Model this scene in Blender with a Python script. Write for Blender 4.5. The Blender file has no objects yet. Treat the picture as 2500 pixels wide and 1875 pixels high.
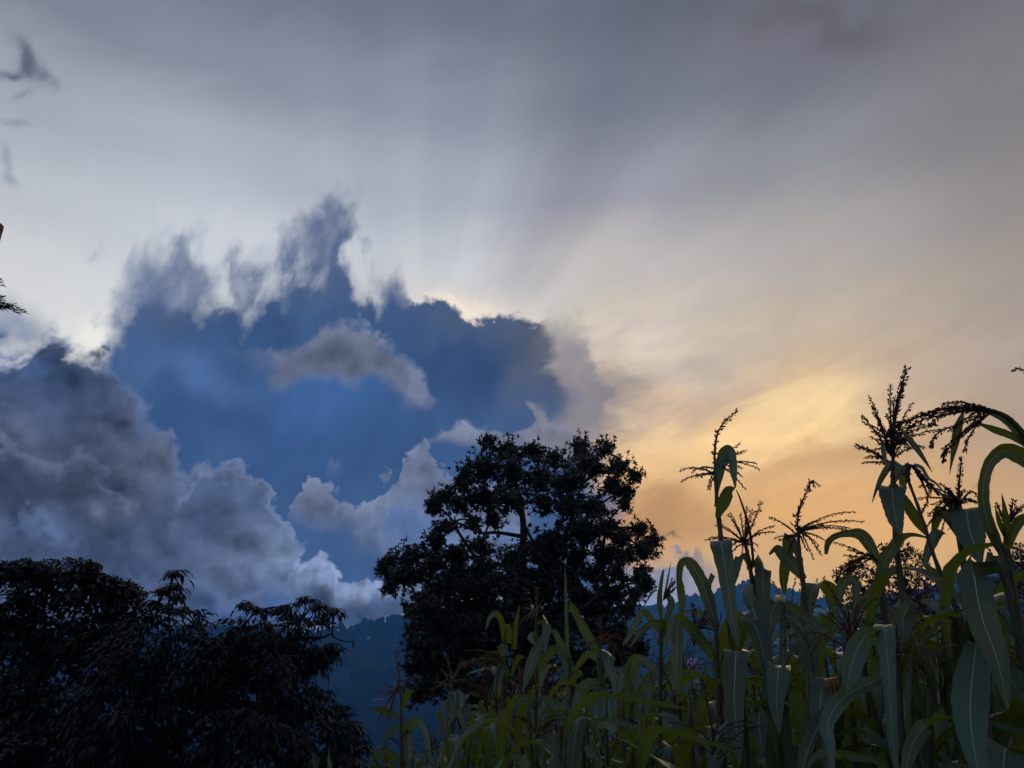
import bpy, math, random
from mathutils import Vector, Matrix, Quaternion
from mathutils import noise as mnoise

S = bpy.context.scene
C = S.collection
R = math.radians

# ------------------------------------------------------------------ camera
PITCH = R(22)
FPX = 1889.0                       # focal length in pixels of the 2500 px wide photograph
EYE = Vector((0.0, 0.0, 1.6))
cam_data = bpy.data.cameras.new('camera')
cam_data.sensor_width = 36.0
cam_data.lens = 36.0 * FPX / 2500.0
cam_data.clip_start = 0.05
cam_data.clip_end = 30000
cam = bpy.data.objects.new('camera', cam_data)
C.objects.link(cam)
cam.location = EYE
cam.rotation_euler = (math.pi / 2 + PITCH, 0, 0)
S.camera = cam
S.view_settings.view_transform = 'Standard'
S.view_settings.look = 'None'
S.view_settings.exposure = 0.0
S.view_settings.gamma = 1.0
S.view_settings.use_curve_mapping = False
S.render.engine = 'CYCLES'
S.cycles.use_adaptive_sampling = True
S.cycles.adaptive_threshold = 0.012
S.cycles.max_bounces = 6
S.cycles.diffuse_bounces = 3
S.cycles.glossy_bounces = 2
S.cycles.transmission_bounces = 4
S.cycles.transparent_max_bounces = 8
S.cycles.volume_bounces = 0


def pix_dir(px, py):
    """direction in the world of a pixel of the photograph (only used to measure where things stand)"""
    x = px - 1250.0
    u = 937.5 - py
    return Vector((x, FPX * math.cos(PITCH) - u * math.sin(PITCH), FPX * math.sin(PITCH) + u * math.cos(PITCH)))


def at(px, py, y):
    """point y metres in front of the camera (along +Y)"""
    d = pix_dir(px, py)
    return EYE + d * (y / d.y)


def to_px(p):
    d = Vector(p) - EYE
    f = d.y * math.cos(PITCH) + d.z * math.sin(PITCH)
    u = -d.y * math.sin(PITCH) + d.z * math.cos(PITCH)
    return 1250 + FPX * d.x / f, 937.5 - FPX * u / f


def azel(px, py):
    d = pix_dir(px, py)
    return math.degrees(math.atan2(d.x, d.y)), math.degrees(math.atan2(d.z, math.hypot(d.x, d.y)))


def lin(c):
    return tuple(((v / 255.0) / 12.92 if v <= 10.3 else ((v / 255.0 + 0.055) / 1.055) ** 2.4) for v in c)


# ------------------------------------------------------------------ sky: an evening sky laid out by compass azimuth and elevation
world = bpy.data.worlds.new('World')
S.world = world
world.use_nodes = True
WT = world.node_tree
WT.nodes.clear()


def nd(kind, **kw):
    n = WT.nodes.new(kind)
    for k, v in kw.items():
        setattr(n, k, v)
    return n


def put(sock, v):
    if isinstance(v, bpy.types.NodeSocket):
        WT.links.new(v, sock)
    elif isinstance(v, (int, float)):
        sock.default_value = v
    else:
        v = tuple(v)
        if len(sock.default_value) == 4 and len(v) == 3:
            v = v + (1.0,)
        sock.default_value = v


def mt(op, a, b=None, c=None, clamp=False):
    n = nd('ShaderNodeMath', operation=op, use_clamp=clamp)
    put(n.inputs[0], a)
    if b is not None:
        put(n.inputs[1], b)
    if c is not None:
        put(n.inputs[2], c)
    return n.outputs[0]


def vm(op, a, b=None, scale=None):
    n = nd('ShaderNodeVectorMath', operation=op)
    put(n.inputs[0], a)
    if b is not None:
        put(n.inputs[1], b)
    if scale is not None:
        put(n.inputs['Scale'], scale)
    return n.outputs['Value'] if op in ('DOT_PRODUCT', 'LENGTH', 'DISTANCE') else n.outputs['Vector']


def mixc(f, a, b, mode='MIX'):
    n = nd('ShaderNodeMix', data_type='RGBA', blend_type=mode)
    put(n.inputs[0], f)
    put(n.inputs[6], a)
    put(n.inputs[7], b)
    return n.outputs[2]


def sstep(v, a, b, lo=0.0, hi=1.0):
    n = nd('ShaderNodeMapRange', interpolation_type='SMOOTHSTEP')
    put(n.inputs[0], v)
    put(n.inputs[1], a)
    put(n.inputs[2], b)
    put(n.inputs[3], lo)
    put(n.inputs[4], hi)
    return n.outputs[0]


def noise(vec, scale, detail=4.0, rough=0.55, lac=2.0, dist=0.0, dim='3D'):
    n = nd('ShaderNodeTexNoise', noise_dimensions=dim)
    if dim == '1D':
        put(n.inputs['W'], vec)
    else:
        put(n.inputs['Vector'], vec)
    n.inputs['Scale'].default_value = scale
    n.inputs['Detail'].default_value = detail
    n.inputs['Roughness'].default_value = rough
    n.inputs['Lacunarity'].default_value = lac
    n.inputs['Distortion'].default_value = dist
    return n.outputs


def sep(v):
    n = nd('ShaderNodeSeparateXYZ')
    put(n.inputs[0], v)
    return n.outputs


def comb(x, y, z):
    n = nd('ShaderNodeCombineXYZ')
    put(n.inputs[0], x)
    put(n.inputs[1], y)
    put(n.inputs[2], z)
    return n.outputs[0]


tc = nd('ShaderNodeTexCoord')
DIRV = vm('NORMALIZE', tc.outputs['Generated'])
dx, dy, dz = sep(DIRV)
AZ = mt('MULTIPLY', mt('ARCTAN2', dx, dy), 180 / math.pi)
EL = mt('MULTIPLY', mt('ARCSINE', dz), 180 / math.pi)
AE1 = comb(AZ, EL, 1.0)


def blob(px, py, rx, ry, rot=0.0, coords=None):
    """soft elliptical patch of sky, 1 in the middle; size given in photo pixels, turned into degrees of azimuth / elevation"""
    a0, e0 = azel(px, py)
    h = 4.0
    a1, e1 = azel(px + h, py)
    a2, e2 = azel(px, py + h)
    J = Matrix((((a1 - a0) / h, (a2 - a0) / h), ((e1 - e0) / h, (e2 - e0) / h))).inverted()
    c, s = math.cos(R(rot)), math.sin(R(rot))
    M = Matrix(((c / rx, s / rx), (-s / ry, c / ry))) @ J
    src = coords or AE1
    u = vm('DOT_PRODUCT', src, (M[0][0], M[0][1], -(M[0][0] * a0 + M[0][1] * e0)))
    v = vm('DOT_PRODUCT', src, (M[1][0], M[1][1], -(M[1][0] * a0 + M[1][1] * e0)))
    r2 = mt('MULTIPLY_ADD', u, u, mt('MULTIPLY', v, v))
    return mt('EXPONENT', mt('MULTIPLY', r2, -1.0))


def add_blobs(col, lst, coords=None):
    for px, py, rx, ry, rot, rgb, k in lst:
        b = blob(px, py, rx, ry, rot, coords)
        col = mixc(mt('MULTIPLY', b, k) if k != 1 else b, col, lin(rgb))
    return col


def edge(pts, az):
    """cloud outline: elevation as a function of azimuth, from outline points"""
    ae = sorted(azel(*p) for p in pts)
    lo, hi = ae[0][0], ae[-1][0]
    n = nd('ShaderNodeFloatCurve')
    cv = n.mapping.curves[0]
    n.mapping.extend = 'HORIZONTAL'
    cp = [((a - lo) / (hi - lo), (e + 20) / 80.0) for a, e in ae]
    cv.points[0].location = cp[0]
    cv.points[1].location = cp[-1]
    for p in cp[1:-1]:
        cv.points.new(*p)
    for p in cv.points:
        p.handle_type = 'VECTOR'
    n.mapping.update()
    put(n.inputs[1], mt('MULTIPLY_ADD', az, 1.0 / (hi - lo), -lo / (hi - lo)))
    return mt('MULTIPLY_ADD', n.outputs[0], 80.0, -20.0)


def gate(pts, az, w_lo=0.8, w_hi=0.8):
    """closes a cloud at both ends of its outline"""
    a = sorted(azel(*p)[0] for p in pts)
    g = sstep(az, a[-1], a[-1] - w_hi)
    if a[0] > -38:
        g = mt('MULTIPLY', g, sstep(az, a[0], a[0] + w_lo))
    else:
        g = mt('MULTIPLY', g, sstep(az, -140.0, -110.0))
    return g


def ramp(fac, stops, interp='EASE'):
    n = nd('ShaderNodeValToRGB')
    r = n.color_ramp
    r.interpolation = interp
    while len(r.elements) < len(stops):
        r.elements.new(0.5)
    for e, (p, c) in zip(r.elements, stops):
        e.position = p
        e.color = tuple(lin(c)) + (1.0,)
    put(n.inputs[0], fac)
    return n.outputs[0]


# shared turbulence
WARP = noise(DIRV, 9.0, 8.0, 0.58)                       # broad billows
warp = vm('SUBTRACT', WARP[1], (0.5, 0.5, 0.5))
WISP = noise(comb(mt('MULTIPLY', AZ, 0.21), mt('MULTIPLY_ADD', EL, 0.15, mt('MULTIPLY', AZ, -0.03)), 3.7), 1.4, 6.0, 0.54, dist=0.2)
wisp = vm('SUBTRACT', WISP[1], (0.5, 0.5, 0.5))
em_a = noise(DIRV, 10.0, 5.0, 0.5)[0]
em_b = noise(vm('ADD', DIRV, (0.010, 0.0, 0.016)), 10.0, 5.0, 0.5)[0]


def voro(vec, scale):
    n = nd('ShaderNodeTexVoronoi', feature='F1')
    put(n.inputs['Vector'], vec)
    n.inputs['Scale'].default_value = scale
    n.inputs['Detail'].default_value = 2.0
    n.inputs['Roughness'].default_value = 0.55
    n.inputs['Lacunarity'].default_value = 2.3
    return n.outputs['Distance']


VDIR = vm('ADD', DIRV, vm('SCALE', warp, scale=0.11))
puff_a = voro(VDIR, 21.0)
puff_b = voro(vm('ADD', VDIR, (0.006, 0.0, 0.011)), 21.0)
PUFF = mt('SUBTRACT', 0.66, puff_a)                       # round cauliflower heads
EMBOSS = mt('MULTIPLY_ADD', mt('SUBTRACT', puff_b, puff_a), 0.13, mt('SUBTRACT', em_a, em_b))   # billow relief, lit from the upper right


def warped(vec, amp_az, amp_el):
    x, y, z = sep(vec)
    return mt('MULTIPLY_ADD', x, amp_az, AZ), mt('MULTIPLY_ADD', y, amp_el, EL)


# --- 1 high veil: colour by elevation in seven azimuth columns
ELS = (0, 4, 8, 12, 16, 20, 25, 30, 36, 42, 48, 90)
COLS = [
    (-180, [(100, 114, 144), (108, 122, 150), (116, 130, 158), (124, 138, 164), (130, 143, 168), (134, 146, 170), (136, 147, 170), (136, 146, 168), (133, 142, 163), (129, 137, 157), (126, 133, 152), (114, 119, 137)]),
    (-40, [(110, 125, 155), (120, 135, 162), (145, 155, 172), (175, 180, 190), (208, 210, 212), (216, 216, 216), (208, 210, 209), (188, 192, 198), (161, 166, 177), (124, 128, 142), (105, 109, 122), (114, 119, 137)]),
    (-24, [(110, 125, 155), (130, 142, 168), (160, 170, 188), (185, 192, 205), (214, 217, 222), (225, 227, 231), (216, 220, 221), (199, 203, 210), (174, 179, 190), (137, 141, 155), (109, 114, 129), (114, 119, 137)]),
    (-8, [(130, 140, 165), (150, 158, 178), (170, 176, 190), (190, 190, 198), (204, 202, 206), (215, 212, 214), (215, 213, 211), (197, 201, 206), (168, 173, 186), (141, 145, 160), (110, 115, 130), (114, 119, 137)]),
    (8, [(135, 145, 170), (145, 152, 175), (178, 162, 150), (216, 168, 110), (228, 186, 131), (218, 195, 166), (212, 199, 179), (194, 188, 184), (152, 152, 165), (122, 126, 139), (104, 108, 121), (114, 119, 137)]),
    (24, [(190, 160, 135), (200, 162, 125), (206, 164, 108), (206, 163, 106), (194, 160, 124), (194, 168, 144), (190, 174, 156), (173, 166, 162), (141, 141, 146), (111, 112, 122), (100, 100, 108), (114, 119, 137)]),
    (40, [(180, 150, 122), (190, 155, 118), (186, 152, 116), (178, 148, 122), (168, 148, 130), (168, 152, 143), (158, 147, 138), (143, 136, 132), (123, 122, 126), (107, 106, 112), (97, 96, 101), (114, 119, 137)]),
    (180, [(100, 114, 144), (108, 122, 150), (116, 130, 158), (124, 138, 164), (130, 143, 168), (134, 146, 170), (136, 147, 170), (136, 146, 168), (133, 142, 163), (129, 137, 157), (126, 133, 152), (114, 119, 137)]),
]
STREAK = noise(comb(mt('ADD', mt('MULTIPLY', AZ, 0.05), mt('MULTIPLY', EL, 0.02)), mt('ADD', mt('MULTIPLY', EL, 0.16), mt('MULTIPLY', AZ, -0.055)), 0.0), 1.6, 6.0, 0.6, dist=0.6)
stk = mt('SUBTRACT', STREAK[0], 0.5)
el_v = mt('MULTIPLY_ADD', stk, 5.0, EL)
efac = mt('DIVIDE', el_v, 90.0)
veil = None
prev = None
for a, cs in COLS:
    c = ramp(efac, [(e / 90.0, rgb) for e, rgb in zip(ELS, cs)])
    if veil is None:
        veil = c
    else:
        veil = mixc(sstep(AZ, prev, a), veil, c)
    prev = a

# glow round the hidden sun and the clouds that drift across it
wz, we = warped(wisp, 7.0, 5.0)
AEW = comb(wz, we, 1.0)
gx, gy, gz = sep(vm('SUBTRACT', STREAK[1], (0.5, 0.5, 0.5)))
hx, hy, hz = sep(warp)
AEG = comb(mt('MULTIPLY_ADD', gx, 9.0, mt('MULTIPLY_ADD', hx, 5.0, AZ)), mt('MULTIPLY_ADD', gy, 5.5, mt('MULTIPLY_ADD', hy, 4.5, EL)), 1.0)
veil = add_blobs(veil, [
    (1930, 1020, 235, 125, -12, (255, 216, 150), 1.0),
    (1880, 1010, 150, 70, -14, (255, 228, 168), 0.85),
    (1790, 1060, 230, 100, -20, (252, 204, 140), 0.7),
    (2060, 1250, 360, 110, 0, (232, 172, 106), 0.75),
    (1640, 1330, 230, 70, 0, (220, 165, 100), 0.65),
    (1430, 900, 190, 90, -15, (226, 206, 182), 0.75),
    (1520, 800, 300, 60, -18, (204, 190, 182), 0.55),
    (1640, 905, 300, 40, -12, (190, 176, 168), 0.6),
    (2180, 900, 330, 90, 0, (184, 163, 145), 0.6),
], AEG)
veil = add_blobs(veil, [
    (1625, 1235, 130, 75, -25, (172, 124, 76), 0.85),
    (1715, 1245, 160, 50, 0, (184, 138, 86), 0.65),
    (1590, 985, 190, 55, 8, (190, 162, 140), 0.8),
    (1500, 930, 60, 26, 20, (170, 156, 148), 0.7),
    (1450, 960, 40, 60, 10, (164, 150, 142), 0.6),
    (1900, 1160, 200, 38, -18, (212, 160, 98), 0.6),
    (2090, 1110, 190, 40, -8, (196, 152, 102), 0.6),
    (1480, 1010, 60, 90, 10, (150, 138, 132), 0.7),
    (1990, 60, 190, 45, 0, (86, 84, 86), 0.55),
    (1950, 105, 260, 45, -8, (116, 106, 118), 0.3),
    (2400, 250, 260, 150, -30, (128, 122, 122), 0.5),
], AEG)

# sun rays fanning upwards from the sun behind the big cloud
s_az, s_el = azel(1000, 1070)
ang = mt('MULTIPLY', mt('ARCTAN2', mt('SUBTRACT', AZ, s_az), mt('SUBTRACT', EL, s_el)), 180 / math.pi)
RAYS = [(-70, .5), (-48, .58), (-34, .44), (-22, .60), (-13, .46), (-4, .64), (5, .44), (11, .52), (18, .76), (26, .46), (34, .14), (41, .28), (48, .68), (55, .50), (63, .60), (75, .5)]
ang_w = mt('ADD', ang, mt('MULTIPLY', mt('SUBTRACT', noise(mt('MULTIPLY', ang, 0.10), 1.0, 2.0, 0.5, dim='1D')[0], 0.5), 8.0))
ray_r = ramp(mt('MULTIPLY_ADD', ang_w, 1 / 150.0, 0.5), [(a / 150.0 + 0.5, (255 * (v if v <= 0.0031308 / 12.92 else (1.055 * v ** (1 / 2.4) - 0.055)),) * 3) for a, v in RAYS])
rays = mt('SUBTRACT', ray_r, 0.5)
ray_amt = mt('MULTIPLY', sstep(EL, 20.0, 33.0), sstep(EL, 62.0, 40.0))
ray_f = mt('MULTIPLY_ADD', mt('MULTIPLY', rays, ray_amt), 0.36, 1.0)
veil = mixc(1.0, veil, comb(ray_f, ray_f, mt('MULTIPLY_ADD', ray_f, 0.8, 0.2)), 'MULTIPLY')
# fine cirrus texture, strongest in the lit sky beside the great cloud
fib = mt('SUBTRACT', noise(comb(mt('ADD', mt('MULTIPLY', AZ, 0.10), mt('MULTIPLY', gx, 0.35)), mt('ADD', mt('MULTIPLY', EL, 0.26), mt('ADD', mt('MULTIPLY', AZ, -0.05), mt('MULTIPLY', gy, 0.45))), 5.0), 2.2, 7.0, 0.62)[0], 0.5)
lit_zone = mt('ADD', blob(1420, 930, 260, 190, 0), mt('MULTIPLY', blob(1950, 1050, 620, 330, 0), 0.6), clamp=True)
soft = mt('MULTIPLY_ADD', mt('MULTIPLY', fib, mt('MULTIPLY_ADD', lit_zone, 0.75, 0.10)), 1.0, mt('MULTIPLY_ADD', stk, 0.22, 1.0))
veil = mixc(1.0, veil, comb(soft, soft, soft), 'MULTIPLY')

sky = veil


def layer(sky, col, top, bot, nz, soft_top=0.4, soft_bot=2.0, k=1.0):
    a, e = nz
    d = mt('SUBTRACT', edge(top, a), e)
    m = sstep(d, mt('MULTIPLY', soft_top, -1.0) if not isinstance(soft_top, (int, float)) else -soft_top, soft_top)
    m = mt('MULTIPLY', m, gate(top, a, 2.6, 2.6))
    if bot:
        d2 = mt('SUBTRACT', e, edge(bot, a))
        m = mt('MULTIPLY', m, sstep(d2, -soft_bot, soft_bot))
    if k != 1:
        m = mt('MULTIPLY', m, k)
    return mixc(m, sky, col), d, m


# --- 2 bright rims, then the great blue shadowed cloud
sky = add_blobs(sky, [
    (190, 820, 150, 75, 10, (236, 234, 228), 0.9),
    (235, 800, 45, 70, 20, (245, 242, 232), 0.7),
    (90, 700, 220, 90, 0, (214, 214, 214), 0.6),
    (1140, 745, 85, 42, 22, (238, 220, 202), 0.95),
    (1100, 735, 260, 60, 12, (214, 208, 206), 0.6),
    (740, 640, 90, 80, 0, (214, 218, 226), 0.6),
    (560, 600, 120, 90, 0, (206, 209, 217), 0.6),
], AEW)
blue = add_blobs(ramp(0.5, [(0.0, (56, 84, 128)), (1.0, (56, 84, 128))]), [
    (430, 820, 170, 90, 0, (58, 82, 122), 1),
    (420, 640, 130, 110, 0, (96, 108, 134), 0.85),
    (790, 600, 110, 130, 0, (88, 102, 132), 0.85),
    (610, 720, 120, 60, 0, (86, 102, 136), 0.6),
    (650, 800, 120, 70, 0, (50, 76, 116), 0.9),
    (1180, 790, 260, 70, 12, (74, 88, 116), 1),
    (1150, 900, 230, 90, 0, (44, 68, 110), 1),
    (1330, 860, 90, 160, 0, (84, 88, 102), 0.95),
    (640, 1040, 190, 90, 0, (42, 72, 118), 1),
    (830, 1000, 120, 130, 35, (64, 100, 156), 0.9),
    (480, 930, 190, 50, 20, (74, 102, 150), 0.85),
    (740, 1130, 200, 80, 0, (50, 78, 124), 0.9),
    (560, 1090, 90, 60, 0, (66, 94, 140), 0.6),
    (980, 1060, 160, 90, 0, (46, 76, 120), 0.9),
    (800, 1330, 150, 60, 0, (56, 82, 124), 0.9),
    (340, 780, 110, 60, 0, (78, 94, 124), 0.6),
], AEW)
blue_f = mt('MULTIPLY_ADD', mt('SUBTRACT', WISP[0], 0.5), 0.75, 1.0)
blue = mixc(1.0, blue, comb(blue_f, blue_f, blue_f), 'MULTIPLY')
soft_side = sstep(AZ, azel(960, 740)[0], azel(1010, 740)[0])          # 0 wispy left part, 1 crisp part
soft_right = sstep(AZ, azel(1318, 820)[0], azel(1352, 820)[0])
crisp = mt('SUBTRACT', soft_side, soft_right)
amp_e = mt('MULTIPLY_ADD', crisp, -12.7, 13.5)
amp_a = mt('MULTIPLY_ADD', crisp, -11.2, 12.0)
wx, wy, wzz = sep(wisp)
bx, by, bz = sep(warp)
b_az = mt('MULTIPLY_ADD', bx, mt('MULTIPLY_ADD', soft_right, 5.0, 2.4), mt('MULTIPLY_ADD', wx, amp_a, AZ))
b_el = mt('MULTIPLY_ADD', mt('MULTIPLY', PUFF, crisp), -1.3, mt('MULTIPLY_ADD', by, 1.7, mt('MULTIPLY_ADD', wy, amp_e, EL)))
TOP_BLUE = [(-300, 650), (100, 650), (280, 650), (345, 640), (380, 608), (415, 600), (450, 650), (480, 705), (510, 722),
            (540, 690), (562, 650), (590, 660), (612, 705), (640, 700), (670, 650), (700, 620), (730, 585), (765, 570), (800, 545), (825, 520), (852, 560), (868, 650),
            (885, 690), (905, 708), (945, 712), (980, 730), (1000, 738), (1040, 733), (1085, 735), (1130, 746),
            (1181, 768), (1226, 755), (1266, 768), (1300, 783), (1328, 777), (1345, 785), (1420, 800), (1600, 830), (1800, 850)]


def slant(p_low, p_high, off, w0, w1):
    """soft side of a cloud along a slanting line in the sky"""
    (a0, e0), (a1, e1) = azel(*p_low), azel(*p_high)
    k = (a1 - a0) / (e1 - e0)
    return sstep(mt('ADD', mt('MULTIPLY_ADD', EL, -k, AZ), mt('ADD', off, k * e0 - a0)), w0, w1)


SIDE_L = slant((215, 850), (350, 640), mt('MULTIPLY_ADD', wx, 9.0, mt('MULTIPLY', bx, 5.0)), -1.6, 2.2)
SIDE_R = slant((1420, 1050), (1335, 790), mt('MULTIPLY_ADD', gx, 7.0, mt('MULTIPLY', bx, 9.0)), 1.5, -1.6)
sft = mt('MULTIPLY_ADD', crisp, -3.0, 3.3)
d_blue = mt('SUBTRACT', edge(TOP_BLUE, b_az), b_el)
m_blue = mt('MULTIPLY', mt('MULTIPLY', sstep(d_blue, mt('MULTIPLY', sft, -1.0), sft), SIDE_L), SIDE_R)
rim_m = mt('MULTIPLY', mt('MULTIPLY', sstep(d_blue, -1.5, -0.2), blob(1130, 745, 95, 55, 15)), 0.9)
sky = mixc(rim_m, sky, lin((252, 234, 212)))
sky = mixc(m_blue, sky, blue)

# ragged wisps torn off its top
nzw = warped(wisp, 8.0, 10.0)
sky, _, _ = layer(sky, lin((112, 126, 156)), [(230, 700), (280, 640), (330, 560), (400, 590), (470, 640), (540, 660)], [(230, 900), (280, 820), (400, 720), (540, 700)], nzw, 1.4, 1.6, 0.6)
sky, _, _ = layer(sky, lin((112, 122, 148)), [(745, 620), (790, 560), (830, 500), (860, 510)], [(745, 640), (800, 610), (860, 560)], warped(wisp, 3.0, 4.0), 0.8, 0.8, 0.75)
sky, _, _ = layer(sky, lin((118, 116, 128)), [(1315, 900), (1330, 830), (1350, 790), (1380, 775), (1420, 810), (1450, 900), (1480, 990), (1540, 1060)], [(1315, 1000), (1350, 1060), (1540, 1100)], (mt('MULTIPLY_ADD', bx, 7.0, mt('MULTIPLY_ADD', gx, 6.0, AZ)), mt('MULTIPLY_ADD', by, 8.0, mt('MULTIPLY_ADD', gy, 8.0, EL))), 2.0, 2.0, 0.75)

# --- 3 blue-grey wisp at the far left, dark puffs high on the left
sky, _, _ = layer(sky, lin((104, 122, 154)), [(-500, 700), (0, 750), (70, 765), (150, 800), (210, 815)], [(-500, 860), (0, 850), (210, 830)], warped(wisp, 6.0, 5.0), 1.2, 1.4, 0.75)
for (x0, y0, rx, ry, rot, c, k) in [(62, 140, 24, 52, -28, (96, 102, 116), 1.15), (25, 165, 34, 16, 0, (100, 106, 120), 1.0), (105, 190, 26, 20, 40, (112, 118, 132), 0.9),
                                    (64, 228, 22, 12, 0, (128, 134, 148), 0.7), (55, 300, 44, 8, 0, (134, 140, 152), 0.7), (28, 395, 20, 34, -25, (146, 152, 168), 0.8),
                                    (45, 445, 18, 22, -30, (148, 154, 168), 0.8)]:
    sky = add_blobs(sky, [(x0, y0, rx, ry, rot, c, k)], comb(mt('MULTIPLY_ADD', wx, 3.0, mt('MULTIPLY_ADD', bx, 3.0, AZ)), mt('MULTIPLY_ADD', wy, 3.0, mt('MULTIPLY_ADD', by, 3.0, EL)), 1.0))
sky = add_blobs(sky, [(2405, 1172, 10, 24, 20, (150, 128, 110), 0.8), (2392, 1187, 18, 7, 0, (152, 130, 112), 0.7)], AE1)

# --- 4 heaped clouds
EMB = mt('MULTIPLY', EMBOSS, 2.6)


def shaded(col, d, rim_rgb, rim_w, k_rim, k_emb=1.0):
    """billow relief plus a lighter edge"""
    rim = mt('MULTIPLY', sstep(d, rim_w, 0.0), k_rim)
    c = mixc(rim, col, lin(rim_rgb))
    f = mt('MULTIPLY_ADD', EMB, k_emb, 1.0)
    return mixc(1.0, c, comb(f, f, f), 'MULTIPLY')


nzb = warped(warp, 2.4, 2.4)
nzs = (mt('MULTIPLY_ADD', bx, 1.6, mt('MULTIPLY_ADD', wx, 1.6, AZ)), mt('MULTIPLY_ADD', by, 1.6, mt('MULTIPLY_ADD', wy, 1.4, EL)))


def heap(sky, base, blobs, top, bot, nz, st, sb, rim_rgb, rim_w, k_rim, k_emb=1.0, k=1.0, puff=2.4):
    col = add_blobs(ramp(0.5, [(0.0, base), (1.0, base)]), blobs, AEW) if blobs else lin(base)
    d = mt('MULTIPLY_ADD', PUFF, puff, mt('SUBTRACT', edge(top, nz[0]), nz[1]))
    m = sstep(d, mt('MULTIPLY', st, -1.0) if not isinstance(st, (int, float)) else -st, st)
    m = mt('MULTIPLY', m, gate(top, nz[0], w_hi=6.0 if not bot else 0.8))
    if bot:
        m = mt('MULTIPLY', m, sstep(mt('SUBTRACT', nz[1], edge(bot, nz[0])), -sb, sb))
    if k != 1:
        m = mt('MULTIPLY', m, k)
    return mixc(m, sky, shaded(col, d, rim_rgb, rim_w, k_rim, k_emb))


# small grey cloud hanging in the blue
sky = heap(sky, (110, 116, 136), [(800, 870, 95, 40, 10, (82, 88, 102), 0.9), (830, 800, 120, 40, 10, (110, 114, 130), 0.8), (1010, 940, 80, 60, 40, (118, 128, 156), 0.8), (690, 880, 60, 50, 0, (98, 108, 136), 0.7)],
           [(560, 840), (588, 816), (640, 835), (665, 838), (700, 828), (740, 800), (808, 758), (845, 751), (881, 766), (902, 787), (939, 820), (986, 842), (1007, 871), (1033, 889), (1051, 910), (1069, 947), (1105, 985)],
           [(560, 815), (588, 828), (650, 880), (666, 925), (705, 925), (772, 910), (845, 947), (881, 950), (917, 921), (939, 936), (982, 957), (1007, 985), (1033, 985), (1062, 970), (1105, 940)],
           (mt('MULTIPLY_ADD', bx, 4.0, mt('MULTIPLY_ADD', wx, 3.4, AZ)), mt('MULTIPLY_ADD', by, 3.4, mt('MULTIPLY_ADD', wy, 3.0, EL))), 0.8, 0.9, (122, 130, 154), 0.9, 0.4, 0.9, 0.92, 1.7)
# strip over the tree
sky = heap(sky, (112, 118, 142), [(1250, 1070, 150, 40, 0, (98, 104, 126), 0.7), (1400, 1080, 100, 60, 0, (122, 118, 128), 0.9)],
           [(985, 1090), (1040, 1075), (1058, 1050), (1080, 1042), (1127, 1026), (1145, 1019), (1165, 1032), (1206, 1044), (1268, 1044), (1300, 1030), (1322, 1000), (1345, 1015), (1369, 1035), (1430, 1045), (1480, 1090)],
           [(985, 1075), (1062, 1076), (1134, 1086), (1170, 1092), (1240, 1100), (1330, 1110), (1400, 1120), (1480, 1110)],
           nzs, 0.35, 0.5, (130, 134, 154), 0.7, 0.5, 0.8, 1.0, 1.2)
sky = heap(sky, (130, 134, 152), None, [(1270, 1000), (1279, 974), (1300, 985), (1322, 1000), (1350, 1030)], [(1270, 975), (1300, 1003), (1330, 1060), (1350, 1060)], warped(warp, 0.8, 0.8), 0.25, 0.25, (140, 142, 158), 0.5, 0.4, 0.6, 0.9, 0.6)
# middle heaps left of the tree
sky = heap(sky, (98, 110, 140), [(800, 1230, 70, 36, 0, (74, 84, 106), 0.9), (760, 1190, 60, 40, 0, (108, 116, 138), 0.6), (1010, 1150, 70, 40, 20, (122, 130, 154), 0.8), (990, 1300, 120, 60, 0, (86, 106, 148), 0.9), (900, 1250, 60, 40, 0, (116, 124, 148), 0.7)],
           [(670, 1290), (695, 1240), (719, 1168), (742, 1149), (759, 1159), (799, 1162), (832, 1176), (852, 1199), (865, 1212), (892, 1210), (915, 1182), (931, 1166), (958, 1149), (975, 1140), (984, 1112), (1021, 1096), (1044, 1099), (1064, 1116), (1084, 1133), (1107, 1143), (1160, 1170), (1300, 1180)],
           [(670, 1230), (699, 1262), (772, 1288), (849, 1298), (875, 1340), (950, 1370), (1100, 1390), (1300, 1400)],
           nzb, 0.22, 0.9, (124, 132, 160), 0.9, 0.5, 1.0)
sky = heap(sky, (84, 108, 154), [(1000, 1290, 90, 40, 0, (80, 102, 146), 0.8)],
           [(925, 1262), (945, 1238), (968, 1219), (984, 1221), (1021, 1229), (1030, 1250), (1044, 1252), (1064, 1262), (1100, 1275), (1300, 1290)], [(925, 1280), (990, 1330), (1100, 1370), (1300, 1380)],
           warped(warp, 1.2, 1.2), 0.3, 1.0, (118, 134, 172), 0.6, 0.5, 0.6, 0.8)
sky = heap(sky, (86, 104, 142), None, [(780, 1160), (810, 1085), (822, 1090), (815, 1130), (840, 1170)], [(780, 1170), (800, 1150), (840, 1150)], warped(warp, 1.2, 1.2), 0.4, 0.6, (96, 112, 148), 0.5, 0.4, 0.6, 0.7)
sft_mass = mt('MULTIPLY_ADD', sstep(AZ, azel(360, 1000)[0], azel(520, 1100)[0]), -0.7, 1.05)
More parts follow.
